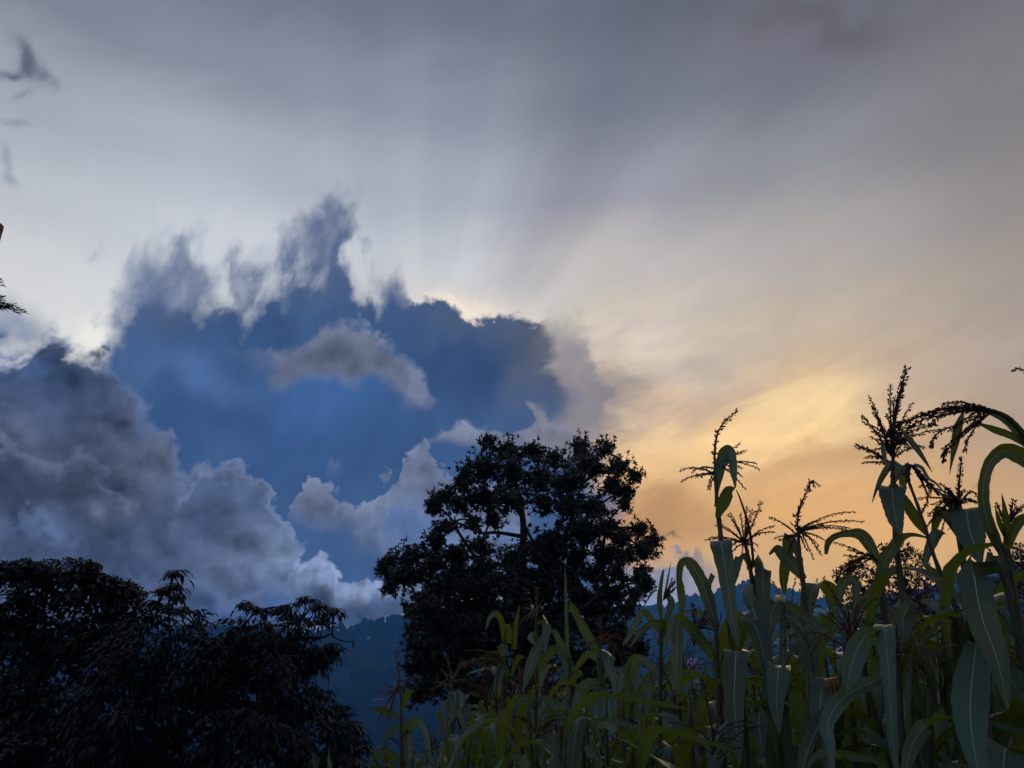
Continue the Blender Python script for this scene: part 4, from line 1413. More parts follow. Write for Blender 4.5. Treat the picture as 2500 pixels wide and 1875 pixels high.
# ------------------------------------------------------------------ corn
def frame_sides(pts, view=None):
    """blade direction across the leaf at every point of its midline, carried along smoothly"""
    n = len(pts)
    ts = []
    for i in range(n):
        t = pts[min(i + 1, n - 1)] - pts[max(i - 1, 0)]
        ts.append(t.normalized() if t.length > 1e-9 else Vector((0, 0, 1)))
    sides = [None] * n
    for i in range(n):
        v = (EYE - pts[i]).normalized() if view is None else view
        c = ts[i].cross(v)
        if c.length > 0.5:
            sides[i] = c.normalized()
    if not any(sides):
        for i in range(n):
            v = (EYE - pts[i]).normalized() if view is None else view
            c = ts[i].cross(v)
            sides[i] = c.normalized() if c.length > 1e-5 else ts[i].orthogonal()
    known = [i for i in range(n) if sides[i] is not None]
    for i in list(range(known[0] - 1, -1, -1)) + list(range(known[0] + 1, n)):
        ref = sides[i + 1] if i < known[0] else sides[i - 1]
        if sides[i] is None:
            s = ref - ts[i] * ref.dot(ts[i])
            sides[i] = s.normalized() if s.length > 1e-5 else ref
        elif sides[i].dot(ref) < 0:
            sides[i] = -sides[i]
    return ts, sides


ACROSS = (-1.0, -0.62, -0.22, 0.0, 0.22, 0.62, 1.0)


def blade(mb, pts, widths, r, turn=None, fold=0.22, ripple=0.05, view=None, mi=0):
    """a corn leaf: folded along the midrib, wavy at the margins"""
    ts, sides = frame_sides(pts, view)
    n = len(pts)
    vs, fs, uvs = [], [], []
    f1, p1, p2 = r.uniform(2.0, 4.5), r.uniform(0, 6.28), r.uniform(0, 6.28)
    for i in range(n):
        v = i / (n - 1)
        s = sides[i]
        if turn:
            s = Quaternion(ts[i], turn[i]) @ s
        nrm = s.cross(ts[i]).normalized()
        w = widths[i] * 0.5
        for a in ACROSS:
            rp = ripple * w * 2 * abs(a) ** 2 * (math.sin(f1 * 6.28 * v + (p1 if a < 0 else p2)) + .5 * math.sin(f1 * 15.1 * v + p2 * (1 if a > 0 else 2)))
            rib_ = -0.03 * w if a == 0 else 0.0
            ed = 1.0 + (0.035 * math.sin(f1 * 21 * v + p1 * a) if abs(a) == 1 else 0)
            vs.append(pts[i] + s * (a * w * math.cos(fold * abs(a)) * ed) + nrm * (fold * w * abs(a) ** 1.3 + rp + rib_))
            uvs.append((0.5 + 0.5 * a, v))
    k = len(ACROSS)
    for i in range(n - 1):
        for j in range(k - 1):
            a = i * k + j
            fs.append((a, a + 1, a + k + 1, a + k))
    mb.add(vs, fs, uvs, mi)


def spike(mb, pts, r, rad=0.0032, spk=0.010, dens=150, core=True):
    """one tassel branch: a thin axis set with hanging spikelets"""
    L = sum((b - a).length for a, b in zip(pts, pts[1:]))
    n = len(pts)
    if core:
        mb.tube(pts, [rad * (1.0 - 0.6 * i / (n - 1)) for i in range(n)], 4)
    m = int(L * dens)
    side_ref = (pts[-1] - pts[0]).orthogonal().normalized()
    for q in range(m):
        u = (q + r.uniform(0, .6)) / m * (n - 1)
        if q / m < 0.10:
            continue
        i = min(int(u), n - 2)
        p = pts[i].lerp(pts[i + 1], u - i)
        t = (pts[i + 1] - pts[i]).normalized()
        o = Quaternion(t, r.uniform(0, 6.28)) @ (side_ref - t * side_ref.dot(t)).normalized()
        d = (t * r.uniform(.7, 1.2) + o * .62 + Vector((0, 0, -r.uniform(0.1, .5)))).normalized()
        sl = spk * (r.uniform(.5, 1.0) if r.random() < .7 else r.uniform(1.0, 1.6))
        w = d.orthogonal().normalized() * sl * .24
        w2 = d.cross(w)
        b = p + o * rad * .6
        c = b + d * sl * .45
        mb.add([b, c + w, c - w * .5 + w2 * .87, c - w * .5 - w2 * .87, b + d * sl], [(0, 2, 1), (0, 3, 2), (0, 1, 3), (4, 1, 2), (4, 2, 3), (4, 3, 1)])


def curve_leaf(base, az, L, W, rise, drop, bend, sharp, r, n=16, sway=0.0):
    """midline and widths of a leaf that rises from the stalk, bends over and hangs; az is the compass direction"""
    pts = [Vector(base)]
    e = Vector((math.sin(az), math.cos(az), 0))
    l = Vector((e.y, -e.x, 0))
    ws = []
    for i in range(n):
        v = i / (n - 1)
        k = 1 / (1 + math.exp(-(v - bend) / sharp))
        k0, k1 = 1 / (1 + math.exp(bend / sharp)), 1 / (1 + math.exp(-(1 - bend) / sharp))
        ang = rise + (drop - rise) * (k - k0) / (k1 - k0)
        if i:
            pts.append(pts[-1] + (e * math.cos(ang) + Vector((0, 0, 1)) * math.sin(ang) + l * sway * v) * (L / (n - 1)))
        ws.append(W * (0.34 + 0.66 * min(1, v / 0.22)) * (1 - max(0, (v - .45) / .55) ** 1.7) + 0.002)
    return pts, ws


def tassel_mesh(r, n, L, mat, droop, spread):
    m = MB()
    c = [Vector((0.0, 0.0, 0.0)), Vector((r.uniform(-.01, .01), r.uniform(-.01, .01), L * .5)), Vector((r.uniform(-.05, .05), r.uniform(-.05, .05), L))]
    pts = [Vector(p) for p in spline([tuple(p) for p in c], 9)]
    spike(m, pts, r, .0038, .011, 260)
    for k in range(n):
        a = 6.28 * k / n * 2.4 + r.uniform(-.4, .4)
        z0 = L * .30 * (k / n)
        ll = L * r.uniform(.55, .85) * (1 - .2 * k / n)
        el = R(90) - spread * r.uniform(.6, 1.2)
        p = Vector((0, 0, z0))
        line = [p]
        for i in range(8):
            e2 = el - droop * (i / 7) ** 1.3 * r.uniform(.9, 1.1)
            line.append(line[-1] + Vector((math.cos(a) * math.cos(e2), math.sin(a) * math.cos(e2), math.sin(e2))) * ll / 8)
        spike(m, line, r, .0026, .009, 190)
    return m.mesh('tassel', mat)


def ear(parent, p, d, r, s=1.0, silk=True):
    m = MB()
    d = d.normalized()
    pts = [p + d * (0.20 * s * i / 8) for i in range(9)]
    m.tube(pts, [s * x for x in (.012, .021, .026, .027, .026, .024, .02, .015, .009)], 9)
    o1 = d.orthogonal().normalized()
    for k in range(3):
        q = Quaternion(d, 2.1 * k) @ o1
        blade(m, [pts[2] + q * .025 * s, pts[6] + q * .03 * s, pts[8] + q * .035 * s + d * .05 * s], [.04 * s, .03 * s, .003], r, view=q)
    e = m.build('ear', M_HUSK, parent)
    if silk:
        sm = MB()
        for k in range(46):
            v = rand_dir(r)
            a = pts[8]
            b = a + (d * .5 + v * .6).normalized() * .035 * s
            c = b + Vector((v.x * .03, v.y * .03, -.03 - .02 * r.random())) * s
            sm.tube([a, b, c], [.0016 * s, .0014 * s, .0008 * s], 3, cap=False)
        sk = sm.build('silk', M_SILK, e)
        sk.matrix_parent_inverse = Matrix()
    return e


def zA(x, y): return 1500 + x / 2.764, 850 + y / 2.764


def zB(x, y): return 1950 + x / 2.765, 850 + y / 2.765


def zC(x, y): return 1900 + x / 2.885, 1300 + y / 2.885


def zD(x, y): return 1400 + x / 2.885, 1300 + y / 2.885


def zE(x, y): return 880 + x / 2.885, 1300 + y / 2.885


ZS = {zA: 2.764, zB: 2.765, zC: 2.885, zD: 2.885, zE: 2.885}
HERO = []
rh = random.Random(77)


def hero(Z, stalk, d, label, leaves=(), tassel=None, extra=5, mat_t=None, r_stalk=.011, group='tall corn plants along the edge of the field', name='corn_plant', low=None):
    """one corn plant measured from the photograph: stalk through sight lines at distance d, then each leaf and tassel branch"""
    r = rh
    mat_t = mat_t or M_TASSEL_DARK
    line = [at(*Z(x, y), d) for x, y in stalk]           # top first
    low_p = line[-1]
    lean = (line[-1] - line[0]) if len(line) > 1 else Vector((0, 0, -1))
    lean = Vector((lean.x / max(.05, abs(lean.z)), 0, -1)) if lean.z < -.02 else Vector((0, 0, -1))
    gz_ = ground_z(low_p.x, d)
    H = max(.05, low_p.z - gz_)
    base = Vector((low_p.x + max(-.12, min(.12, lean.x * .3)) * H, d + .02, 0))
    base.z = ground_z(base.x, base.y)
    t = thing(name, base, label, 'corn plant', group)
    full = line + [low_p.lerp(base, .5) + Vector((0, 0, 0)), base - Vector((0, 0, .05))]
    full = full[::-1]
    n = 26
    pts = [Vector(p) for p in spline([tuple(p) for p in full], n)]
    sm = MB()
    sm.tube(pts, [(r_stalk * (1.15 - .55 * i / (n - 1))) * (1.22 if i % 4 == 0 else 1.0) for i in range(n)], 8)
    sm.build('stalk', M_STALK, t)

    def stalk_at(z):
        return min(pts, key=lambda p: abs(p.z - z))
    for lf in leaves:
        opt = lf[-1] if isinstance(lf[-1], dict) else {}
        ps = [q for q in lf if not isinstance(q, dict)]
        ZZ = opt.get('Z', Z)
        sc = ZS[ZZ]
        d0 = opt.get('d0', d + (opt.get('back', 0.0)))
        d1 = opt.get('d1', d0 + opt.get('dd', -0.22))
        P, W = [], []
        m = len(ps)
        for i, q in enumerate(ps):
            dist = d0 + (d1 - d0) * (i / (m - 1)) + (q[3] if len(q) > 3 else 0.0)
            P.append(at(*ZZ(q[0], q[1]), dist))
            W.append(q[2] / sc * dist / FPX)
        s0 = stalk_at(P[0].z - 0.03)
        if (s0 - P[0]).length > 0.03 and not opt.get('free'):
            P.insert(0, s0)
            W.insert(0, 0.028)
        nn = max(14, 5 * len(P))
        sp = spline([tuple(p) + (w,) for p, w in zip(P, W)], nn)
        tw = opt.get('turn', r.uniform(-.22, .22))
        lm = MB()
        blade(lm, [Vector(q[:3]) for q in sp], [max(.002, q[3]) for q in sp], r, [tw * math.sin(3.1 * i / nn) for i in range(nn)], opt.get('fold', r.uniform(.12, .3)), opt.get('ripple', .055))
        lm.build('leaf', M_CORNDRY if opt.get('dry') else M_CORN, t)
    if tassel:
        TZ = tassel.get('Z', Z)
        sp = [at(*TZ(x, y), d + (dz[0] if dz else 0)) for x, y, *dz in tassel['spike']]
        spl = [Vector(p) for p in spline([tuple(p) for p in sp], 14)]
        tm_ = MB()
        spike(tm_, spl, r, tassel.get('rad', .0045), .0120 * tassel.get('s', 1), 420)
        to = tm_.build('tassel', mat_t, t)
        nb = len(tassel['ends'])
        for i, e in enumerate(tassel['ends']):
            k = e[4] if len(e) > 4 else tassel.get('from', .02) + tassel.get('span', .3) * (i / max(1, nb - 1)) * r.uniform(.6, 1.1)
            s0 = spl[min(13, int(k * 13))]
            dep = d + r.uniform(-.13, .13)
            e1 = at(*TZ(e[0], e[1]), dep)
            if len(e) > 3 and e[2] is not None:
                c = at(*TZ(e[2], e[3]), (d + dep) / 2)
                bl = [Vector(p) for p in spline([tuple(s0), tuple(c), tuple(e1)], 9)]
            else:
                v = e1 - s0
                c = s0.lerp(e1, .5) + Vector((0, 0, .16)) * v.length * tassel.get('arc', 1.0)
                bl = [s0 * (1 - u) ** 2 + c * 2 * u * (1 - u) + e1 * u * u for u in [j / 8 for j in range(9)]]
            bm2 = MB()
            spike(bm2, bl, r, .0036, .0080 * tassel.get('s', 1), 420)
            bo = bm2.build('tassel_branch', mat_t, to)
            bo.matrix_parent_inverse = Matrix()
    zlow = min([p.z for p in line]) - .1
    for k in range(extra):
        z = gz_ + H * (0.92 - .62 * k / max(1, extra)) if low is None else low - .18 * k
        s0 = stalk_at(z)
        az = r.choice((0, math.pi)) + r.uniform(-.9, .9) + (0 if k % 2 else math.pi)
        P, W = curve_leaf(s0, az, r.uniform(.5, .75), r.uniform(.06, .085), R(r.uniform(50, 72)), R(r.uniform(-88, -70)), r.uniform(.3, .5), r.uniform(.07, .16), r, sway=r.uniform(-.15, .15))
        lm = MB()
        blade(lm, P, W, r, None, r.uniform(.12, .3), .05, view=Vector((0, 0, 1)))
        lm.build('leaf', M_CORN, t)
    HERO.append((t, base, d))
    return t


# right-hand group, the tallest plants
p1 = hero(zA, [(681, 850), (690, 1000), (705, 1150), (720, 1290), (760, 1650)], 3.0, 'corn plant with a leaf folded over its tassel, spike against the yellow glow', [
    [(690, 1000, 20), (704, 860, 62), (735, 730, 84), (765, 690, 80), (792, 720, 60), (804, 830, 52), (817, 945, 8), {'dd': -.1, 'turn': .0}],
    [(706, 1150, 22), (700, 1130, 40), (735, 1040, 92), (775, 960, 80), (812, 945, 20), {'dd': -.15, 'turn': .1, 'fold': .4}],
    [(1040, 75, 110, .20), (1036, 58, 152, .06), (1048, 130, 142), (1066, 230, 122), (1085, 360, 104), (1112, 560, 82), (1140, 700, 55), (1162, 810, 8), {'Z': zD, 'd0': 2.92, 'd1': 2.75, 'turn': .0, 'fold': .10, 'ripple': .04}],
], {'spike': [(681, 850), (676, 740), (682, 640), (710, 545), (765, 482), (828, 420)], 'rad': .006, 's': 1.1,
    'ends': [(445, 820), (446, 905), (548, 870), (578, 868), (520, 840), (640, 952), (632, 955), (848, 642), (890, 690), (862, 705), (955, 780), (980, 817), (886, 955), (860, 862), (860, 812)], 'span': .22})
hero(zA, [(875, 1290), (905, 1420), (935, 1600), (960, 1680)], 3.2, 'corn plant with a wide fan tassel and a dry rolled leaf pointing up', [
    [(935, 1440, 30), (922, 1290, 30), (892, 1150, 25), (850, 1020, 20), (821, 955, 9), {'dd': -.1, 'fold': .9, 'dry': 1, 'turn': 0}],
    [(1222, 210, 20), (1188, 152, 46), (1158, 205, 60), (1136, 320, 40), (1122, 385, 8), {'Z': zD}],
    [(1290, 222, 60, .18), (1330, 203, 112, .05), (1334, 300, 108), (1336, 420, 92), (1345, 520, 52), (1352, 590, 8), {'Z': zD, 'turn': 0, 'fold': .12}],
    [(1195, 425, 90, .2), (1232, 448, 168, .08), (1272, 560, 160), (1310, 700, 140), (1342, 850, 112), (1372, 1000, 72), (1402, 1250, 10), {'Z': zD, 'd0': 3.0, 'd1': 2.7, 'turn': .15, 'fold': .12}],
], {'spike': [(880, 1330), (885, 1280), (935, 1180), (965, 1110), (988, 1040)], 'rad': .005,
    'ends': [(780, 1110), (768, 1122), (850, 1120), (895, 1070), (940, 1100), (925, 1090), (610, 1297), (640, 1280), (683, 1190), (725, 1195), (1080, 1200), (1085, 1240), (970, 1330), (800, 1330), (790, 1380), (950, 1370), (860, 1400), (905, 1390)], 'span': .25})
hero(zA, [(1240, 1240), (1245, 1350), (1255, 1450), (1275, 1600)], 3.05, 'corn plant whose straight spike ends in a tiny drooping sprig, over yellow sky', [
    [(1282, 1560, 40), (1205, 1462, 92), (1125, 1380, 76), (1095, 1350, 40), (1045, 1392, 14), {'dd': .1}],
    [(1255, 1440, 30), (1190, 1280, 60), (1175, 1270, 70), (1160, 1400, 85), (1140, 1560, 60), (1150, 1659, 20), {'dd': .2, 'turn': .5}],
    [(120, 600, 40), (170, 680, 120), (215, 850, 140), (232, 1050, 92), (240, 1260, 10), {'Z': zC, 'd0': 2.9, 'd1': 2.7, 'fold': .15}],
    [(470, 1300, 30), (20, 470, 40), (95, 545, 95), (200, 610, 90), (330, 700, 70), (430, 790, 20), {'Z': zC, 'free': 1}][1:],
], {'spike': [(1240, 1270), (1238, 1150), (1270, 1030), (1300, 960), (1322, 895)], 'rad': .0045,
    'ends': [(1042, 1143), (1078, 1285), (1110, 1300), (1320, 912, 1335, 900, .97), (1350, 935, 1335, 905, .97), (1382, 930, 1350, 905, .97), (1328, 965, 1318, 945, .97), (1205, 1120, 1225, 1130, .6), (1195, 1180),
             (1245 + 380, 1110 - 5), (1245 + 440, 1172), (1245 + 425, 1250), (1245 + 350, 1215), (1400, 1190), (1380, 1170), (1440, 1310), (1380, 1330), (1300, 1370), (1400, 1400), (1180, 1380), (1340, 1420)], 'span': .2})
hero(zB, [(640, 760), (634, 850), (640, 930), (655, 1260), (700, 1650)], 2.6, 'tallest corn plant, with a dense many-branched tassel high against the grey sky', [
    [(640, 955, 90, .18), (632, 938, 180, .05), (638, 1050, 145), (660, 1170, 100), (690, 1260, 20), {'turn': 0, 'fold': .15}],
    [(700, 560, 18), (755, 625, 44), (815, 700, 42), (902, 838, 4), {'fold': .5, 'free': 1}],
    [(632, 770, 36), (605, 805, 52), (560, 880, 46), (522, 965, 24), (494, 1046, 4), {'fold': .5}],
    [(640, 900, 40), (680, 820, 92), (700, 790, 90), (710, 850, 80), (700, 930, 40), {'dd': .1}],
    [(700, 1000, 46), (760, 1100, 76), (830, 1200, 66), (866, 1265, 14), {'dd': .12}],
    [(560, 620, 10), (575, 700, 40), (590, 790, 20), {'fold': .6, 'free': 1}],
    [(560, 1510, 50), (600, 1400, 76), (680, 1292, 62), (740, 1262, 34), (800, 1262, 24), (872, 1282, 10), {'dd': -.1}],
], {'spike': [(640, 790), (632, 640), (640, 500), (668, 350), (700, 240), (728, 136)], 'rad': .0065, 's': 1.2,
    'ends': [(430, 776), (445, 736), (384, 655), (386, 672), (485, 595), (422, 456), (852, 668), (780, 575), (490, 396), (478, 330), (620, 242), (706, 245), (768, 372), (824, 432), (936, 516), (978, 545), (560, 640), (740, 600), (770, 570), (720, 660), (470, 700), (500, 560), (545, 520), (590, 450), (610, 560), (700, 520), (755, 680), (430, 500), (560, 720), (690, 640), (850, 520), (650, 330)], 'span': .40, 'from': .03})
hero(zB, [(1250, 412), (1400, 462), (1530, 610), (1640, 800), (1760, 1200)], 2.3, 'corn plant reaching in from the right edge, its tassel arching over to the left', [
    [(1665, 780, 90), (1520, 605, 80), (1400, 482, 72), (1260, 425, 40), (1130, 425, 10), {'fold': .5, 'dd': .0}],
    [(1610, 700, 50), (1450, 598, 52), (1330, 552, 54), (1215, 508, 14), {'dd': .0}],
    [(1112, 428, 16), (1078, 530, 62), (1056, 640, 58), (1036, 745, 26), (1018, 852, 3), {'free': 1, 'fold': .5, 'd0': 2.35, 'd1': 2.4}],
], {'spike': [(1330, 432), (1250, 412), (1110, 404), (950, 415), (800, 468), (650, 522)], 'rad': .008, 's': 1.25,
    'ends': [(968, 382, 1100, 365), (890, 672, 960, 560), (980, 726, 1020, 640), (985, 766, 1010, 680), (1122, 694, 1150, 600), (880, 520, 980, 455), (1095, 575, 1180, 500), (1020, 560, 1110, 490), (730, 545, 850, 480), (850, 462, 930, 440), (1150, 470, 1250, 440)], 'span': .45, 'from': .0})
hero(zB, [(742, 900), (780, 1000), (820, 1110), (880, 1300), (930, 1450), (1010, 1640), (1100, 1900)], 2.4, 'corn plant with a long bare stalk leaning left across its neighbours', [
    [(778, 785, 24), (840, 815, 32), (880, 880, 24), (935, 920, 18), (1010, 1010, 6), {'free': 1, 'fold': .6}],
    [(1005, 480, 16), (1090, 500, 62), (1160, 560, 62), (1232, 612, 20), {'Z': zC, 'free': 1}],
    [(860, 1460, 36), (900, 1310, 70), (945, 1242, 62), (992, 1252, 22), {'dd': .1}],
], {'spike': [(742, 900), (736, 850), (760, 790), (810, 850), (870, 910), (940, 990)], 'rad': .007, 's': 1.2,
    'ends': [(885, 980, 860, 890, .5), (820, 1110, 872, 1000, .5), (950, 980, 900, 930, .6)], 'span': .3}, r_stalk=.0068)
hero(zB, [(1084, 1060), (1090, 1100), (1105, 1300), (1120, 1500)], 2.5, 'corn plant with a thin upright spike between the arching tassel and the big bent leaf', [
    [(1120, 1105, 70, .15), (1132, 1086, 186, .04), (1146, 1200, 196), (1182, 1320, 150), (1232, 1460, 20), {'turn': 0, 'fold': .14}],
    [(1085, 1080, 40), (1030, 1010, 60), (1000, 985, 66), (1010, 1040, 60), (1060, 1100, 30), {'dd': .1}],
    [(1100, 1300, 30), (1010, 1150, 60), (960, 1100, 70), (930, 1160, 60), (900, 1290, 10), {'dd': .1}],
], {'spike': [(1085, 1060), (1080, 950), (1090, 840), (1099, 735)], 'rad': .005,
    'ends': [(950, 915), (990, 940), (1212, 1042), (1210, 1010, 1160, 965), (1125, 962), (1190, 1040), (800, 1015), (810, 930), (900, 1060), (870, 1140), (880, 1180), (960, 1250), (1020, 1220), (850, 1230)], 'span': .3})
hero(zB, [(1300, 1250), (1345, 1340), (1385, 1440), (1420, 1659)], 2.1, 'corn plant with one tall broad leaf bending over to the right edge', [
    [(1385, 1410, 40), (1312, 1260, 76), (1257, 1100, 76), (1244, 950, 76), (1272, 810, 76), (1325, 728, 92), (1400, 690, 112), (1520, 735, 128), (1650, 830, 90), {'dd': -.05, 'turn': .25, 'fold': .3}],
    [(1382, 265, 120, .18), (1376, 262, 222, .05), (1402, 450, 200), (1452, 650, 186), (1528, 850, 150), (1580, 1050, 88), (1620, 1250, 10), {'Z': zC, 'd0': 2.0, 'd1': 1.85, 'turn': 0, 'fold': .1, 'ripple': .04}],
    [(1460, 1450, 40), (1300, 1440, 90), (1260, 1430, 100), (1270, 1480, 60), {'dd': .2}],
], None, r_stalk=.011)
hero(zB, [(1400, 1230), (1405, 1330), (1420, 1500), (1450, 1659)], 2.2, 'corn plant with an upright pointed leaf and short tassel near the right edge', [
    [(1405, 1340, 44), (1412, 1220, 62), (1392, 1090, 40), (1370, 980, 4), {'fold': .6}],
    [(1420, 1330, 40), (1470, 1200, 66), (1530, 1150, 70), (1610, 1170, 50), {'dd': -.1}],
    [(1405, 1300, 20), (1360, 1180, 40), (1325, 1070, 4), {'fold': .5}],
], {'spike': [(1405, 1230), (1425, 1150), (1438, 1090), (1446, 1024)], 'rad': .004,
    'ends': [(1336, 1038), (1345, 1060), (1468, 1065), (1510, 1062), (1515, 1075), (1470, 1150)], 'span': .4, 'arc': .2})
hero(zB, [(1640, 330), (1720, 700), (1800, 1200)], 2.0, 'corn plant beyond the right edge, only one tassel branch tip showing', [], {'spike': [(1680, 300), (1660, 220), (1640, 120)], 'rad': .005, 'ends': [(1442, 148, 1520, 150), (1600, 220), (1750, 160)], 'span': .4, 'arc': .3})
hero(zB, [(545, 1440), (550, 1560), (560, 1659)], 2.9, 'corn plant with a leaf arching left into an angular loop over the dark tree', [
    [(545, 1455, 50), (440, 1275, 84), (345, 1250, 52), (250, 1268, 40), (198, 1315, 40), (184, 1392, 20), {'dd': .1}],
    [(520, 640, 8), (560, 560, 34), (605, 475, 44), (680, 340, 12), {'Z': zC, 'free': 1, 'd0': 2.7, 'd1': 2.75}],
], {'spike': [(545, 1440), (480, 1400), (410, 1385), (350, 1360)], 'ends': [(240, 1310), (300, 1400), (280, 1480), (370, 1500), (250, 1530), (240, 1575), (330, 1540)], 'span': .6, 'arc': .4})
hero(zD, [(1005, 620), (1010, 800), (1020, 1100)], 2.95, 'corn plant with a dark leaf bent over in a hook, near the big tree', [
    [(1002, 660, 40), (962, 510, 82), (902, 345, 88), (832, 228, 82), (785, 203, 56), (752, 240, 48), (743, 370, 34), (738, 472, 6), {'dd': .1}],
    [(1020, 940, 40), (932, 800, 76), (832, 682, 78), (752, 596, 56), (694, 630, 44), (664, 750, 34), (640, 850, 6), {'dd': -.1}],
    [(1012, 700, 24), (945, 612, 66), (862, 565, 44), (776, 558, 12), {'dd': .1}],
    [(1010, 700, 30), (985, 560, 50), (950, 400, 44), (975, 310, 40), (990, 300, 30), {'dd': .1, 'turn': .6}],
], {'spike': [(850, 800), (840, 700), (850, 600), (845, 500)], 'ends': [(860, 600), (900, 560), (960, 520), (990, 460), (930, 640), (870, 680), (990, 600), (840, 730), (1000, 700), (900, 720)], 'span': .5}, extra=4)
hero(zD, [(625, 610), (618, 760), (614, 1000), (612, 1400)], 3.6, 'corn plant with a dark closed tassel bud, nearest the big tree', [
    [(618, 620, 20), (610, 500, 58), (615, 400, 46), (632, 280, 26), (640, 270, 4), {'fold': .9, 'dd': 0}],
    [(632, 480, 10), (655, 380, 16), (672, 290, 12), (688, 203, 2), {'fold': .5, 'dd': 0, 'free': 1}],
    [(622, 420, 12), (570, 380, 20), (600, 310, 18), (500, 515, 3), {'fold': .5, 'free': 1}][:1] + [(560, 420, 20), (500, 516, 3), {'fold': .5, 'free': 1}],
    [(618, 720, 30), (545, 610, 42), (490, 556, 46), (440, 640, 44), (385, 740, 36), (345, 795, 6), {'dd': -.1}],
    [(640, 690, 30), (640, 650, 46), (560, 640, 48), (475, 700, 44), (395, 812, 6), {'dd': -.2}],
    [(618, 740, 40), (700, 620, 40, .1), (730, 612, 76, .05), (732, 750, 78), (732, 900, 74), (716, 1100, 56), (700, 1260, 8), {'dd': -.2, 'turn': .1}],
    [(640, 640, 30), (690, 500, 50), (650, 430, 30), {'dd': .1}],
    [(760, 580, 30), (765, 470, 50), (760, 360, 30), (755, 330, 4), {'free': 1, 'd0': 3.7, 'd1': 3.7}],
], {'spike': [(640, 470), (650, 420), (670, 400), (700, 345)], 'ends': [(720, 330), (722, 380), (700, 320), (715, 400), (690, 410)], 'span': .3, 'arc': .1}, extra=3)

# plants whose front leaves hang towards the camera, lower right
hero(zD, [(1185, 835), (1190, 1000), (1195, 1300)], 2.6, 'corn plant with a broad flat-topped blade hanging straight down, pale midrib in the middle', [
    [(1150, 858, 80, .2), (1145, 838, 158, .05), (1138, 1000, 150), (1132, 1150, 130), (1140, 1300, 106), (1155, 1450, 78), (1172, 1640, 10), {'turn': 0, 'fold': .08, 'ripple': .04}],
    [(1160, 1330, 30), (1105, 1322, 50), (1055, 1350, 122), (1020, 1430, 140), (1000, 1540, 122), (985, 1680, 60), {'d1': 2.3}],
    [(1350, 1210, 40, .1), (1312, 1245, 108), (1306, 1350, 104), (1320, 1500, 60), (1325, 1600, 10), {'d1': 2.4}],
], extra=3)
hero(zD, [(1480, 935), (1485, 1100), (1490, 1400)], 2.7, 'corn plant with a drooping blade beneath the yellow gap, right of the broadest blade', [
    [(1452, 955, 80, .2), (1448, 938, 150, .05), (1436, 1050, 132), (1430, 1200, 102), (1450, 1420, 10), {'turn': 0, 'fold': .1}],
    [(1470, 470, 40, .1), (1440, 480, 100), (1400, 560, 110), (1380, 680, 70), (1370, 780, 10), {'d0': 2.9, 'd1': 2.8}],
], extra=4)
hero(zC, [(820, 640), (830, 800), (850, 1100), (880, 1500)], 2.3, 'corn plant with a long narrow blade hanging down the middle of the right-hand field', [
    [(760, 670, 60, .15), (748, 655, 132, .04), (762, 800, 112), (778, 1000, 86), (792, 1250, 70), (812, 1500, 60), (832, 1700, 20), {'turn': 0, 'fold': .1}],
    [(800, 710, 30, .1), (690, 700, 50), (612, 732, 118), (545, 850, 140), (502, 1000, 120), (480, 1130, 10), {'d1': 2.1}],
    [(810, 1040, 30), (740, 1030, 40), (640, 1060, 88), (505, 1130, 100), (402, 1230, 110), (342, 1370, 90), (368, 1500, 62), (380, 1700, 30), {'d1': 1.95, 'turn': .2}],
    [(850, 880, 30), (880, 720, 90), (880, 600, 120), (900, 900, 0)][:3] + [(940, 480, 60), {'dd': .2}],
    [(985, 820, 30), (1080, 800, 82), (1200, 880, 90), (1285, 950, 62), (1345, 992, 10), {'free': 1, 'd0': 2.4, 'd1': 2.45}],
    [(980, 765, 20), (1050, 722, 62), (1112, 662, 8), {'free': 1, 'd0': 2.35, 'd1': 2.3}],
], extra=4)
hero(zC, [(1420, 785), (1440, 1000), (1470, 1400)], 2.1, 'corn plant with the widest pointed blade hanging at lower right below orange silk', [
    [(1392, 805, 60, .15), (1392, 792, 112, .05), (1372, 980, 196), (1352, 1200, 216), (1362, 1400, 180), (1395, 1600, 120), (1420, 1750, 40), {'turn': 0, 'fold': .12, 'd1': 1.85}],
    [(1300, 1330, 20), (1180, 1305, 34), (1082, 1315, 92), (990, 1420, 102), (932, 1530, 92), (895, 1690, 50), {'d0': 2.1, 'd1': 1.8}],
    [(1610, 1530, 90, .15), (1600, 1514, 244, .03), (1590, 1600, 230), (1580, 1760, 180), (1570, 1900, 60), {'d0': 2.0, 'd1': 1.85, 'turn': 0, 'free': 1}],
], extra=4, r_stalk=.013)
hero(zC, [(470, 500), (480, 700), (490, 1000)], 2.7, 'corn plant with a short square-topped leaf below the orange sky', [
    [(442, 515, 50, .15), (446, 502, 106, .04), (452, 620, 100), (470, 780, 10), {'turn': 0}],
    [(460, 680, 20), (420, 480, 60), (470, 345, 70), (540, 350, 60), (545, 480, 50), (520, 640, 10), {'dd': -.1}],
    [(480, 1610, 20), (400, 1555, 62), (280, 1570, 50), (205, 1660, 8), {'d0': 2.1, 'd1': 2.0, 'free': 1}],
    [(400, 1560, 50), (560, 1580, 56), (700, 1612, 30), (775, 1660, 5), {'d0': 2.1, 'd1': 2.1, 'free': 1}],
], extra=4)

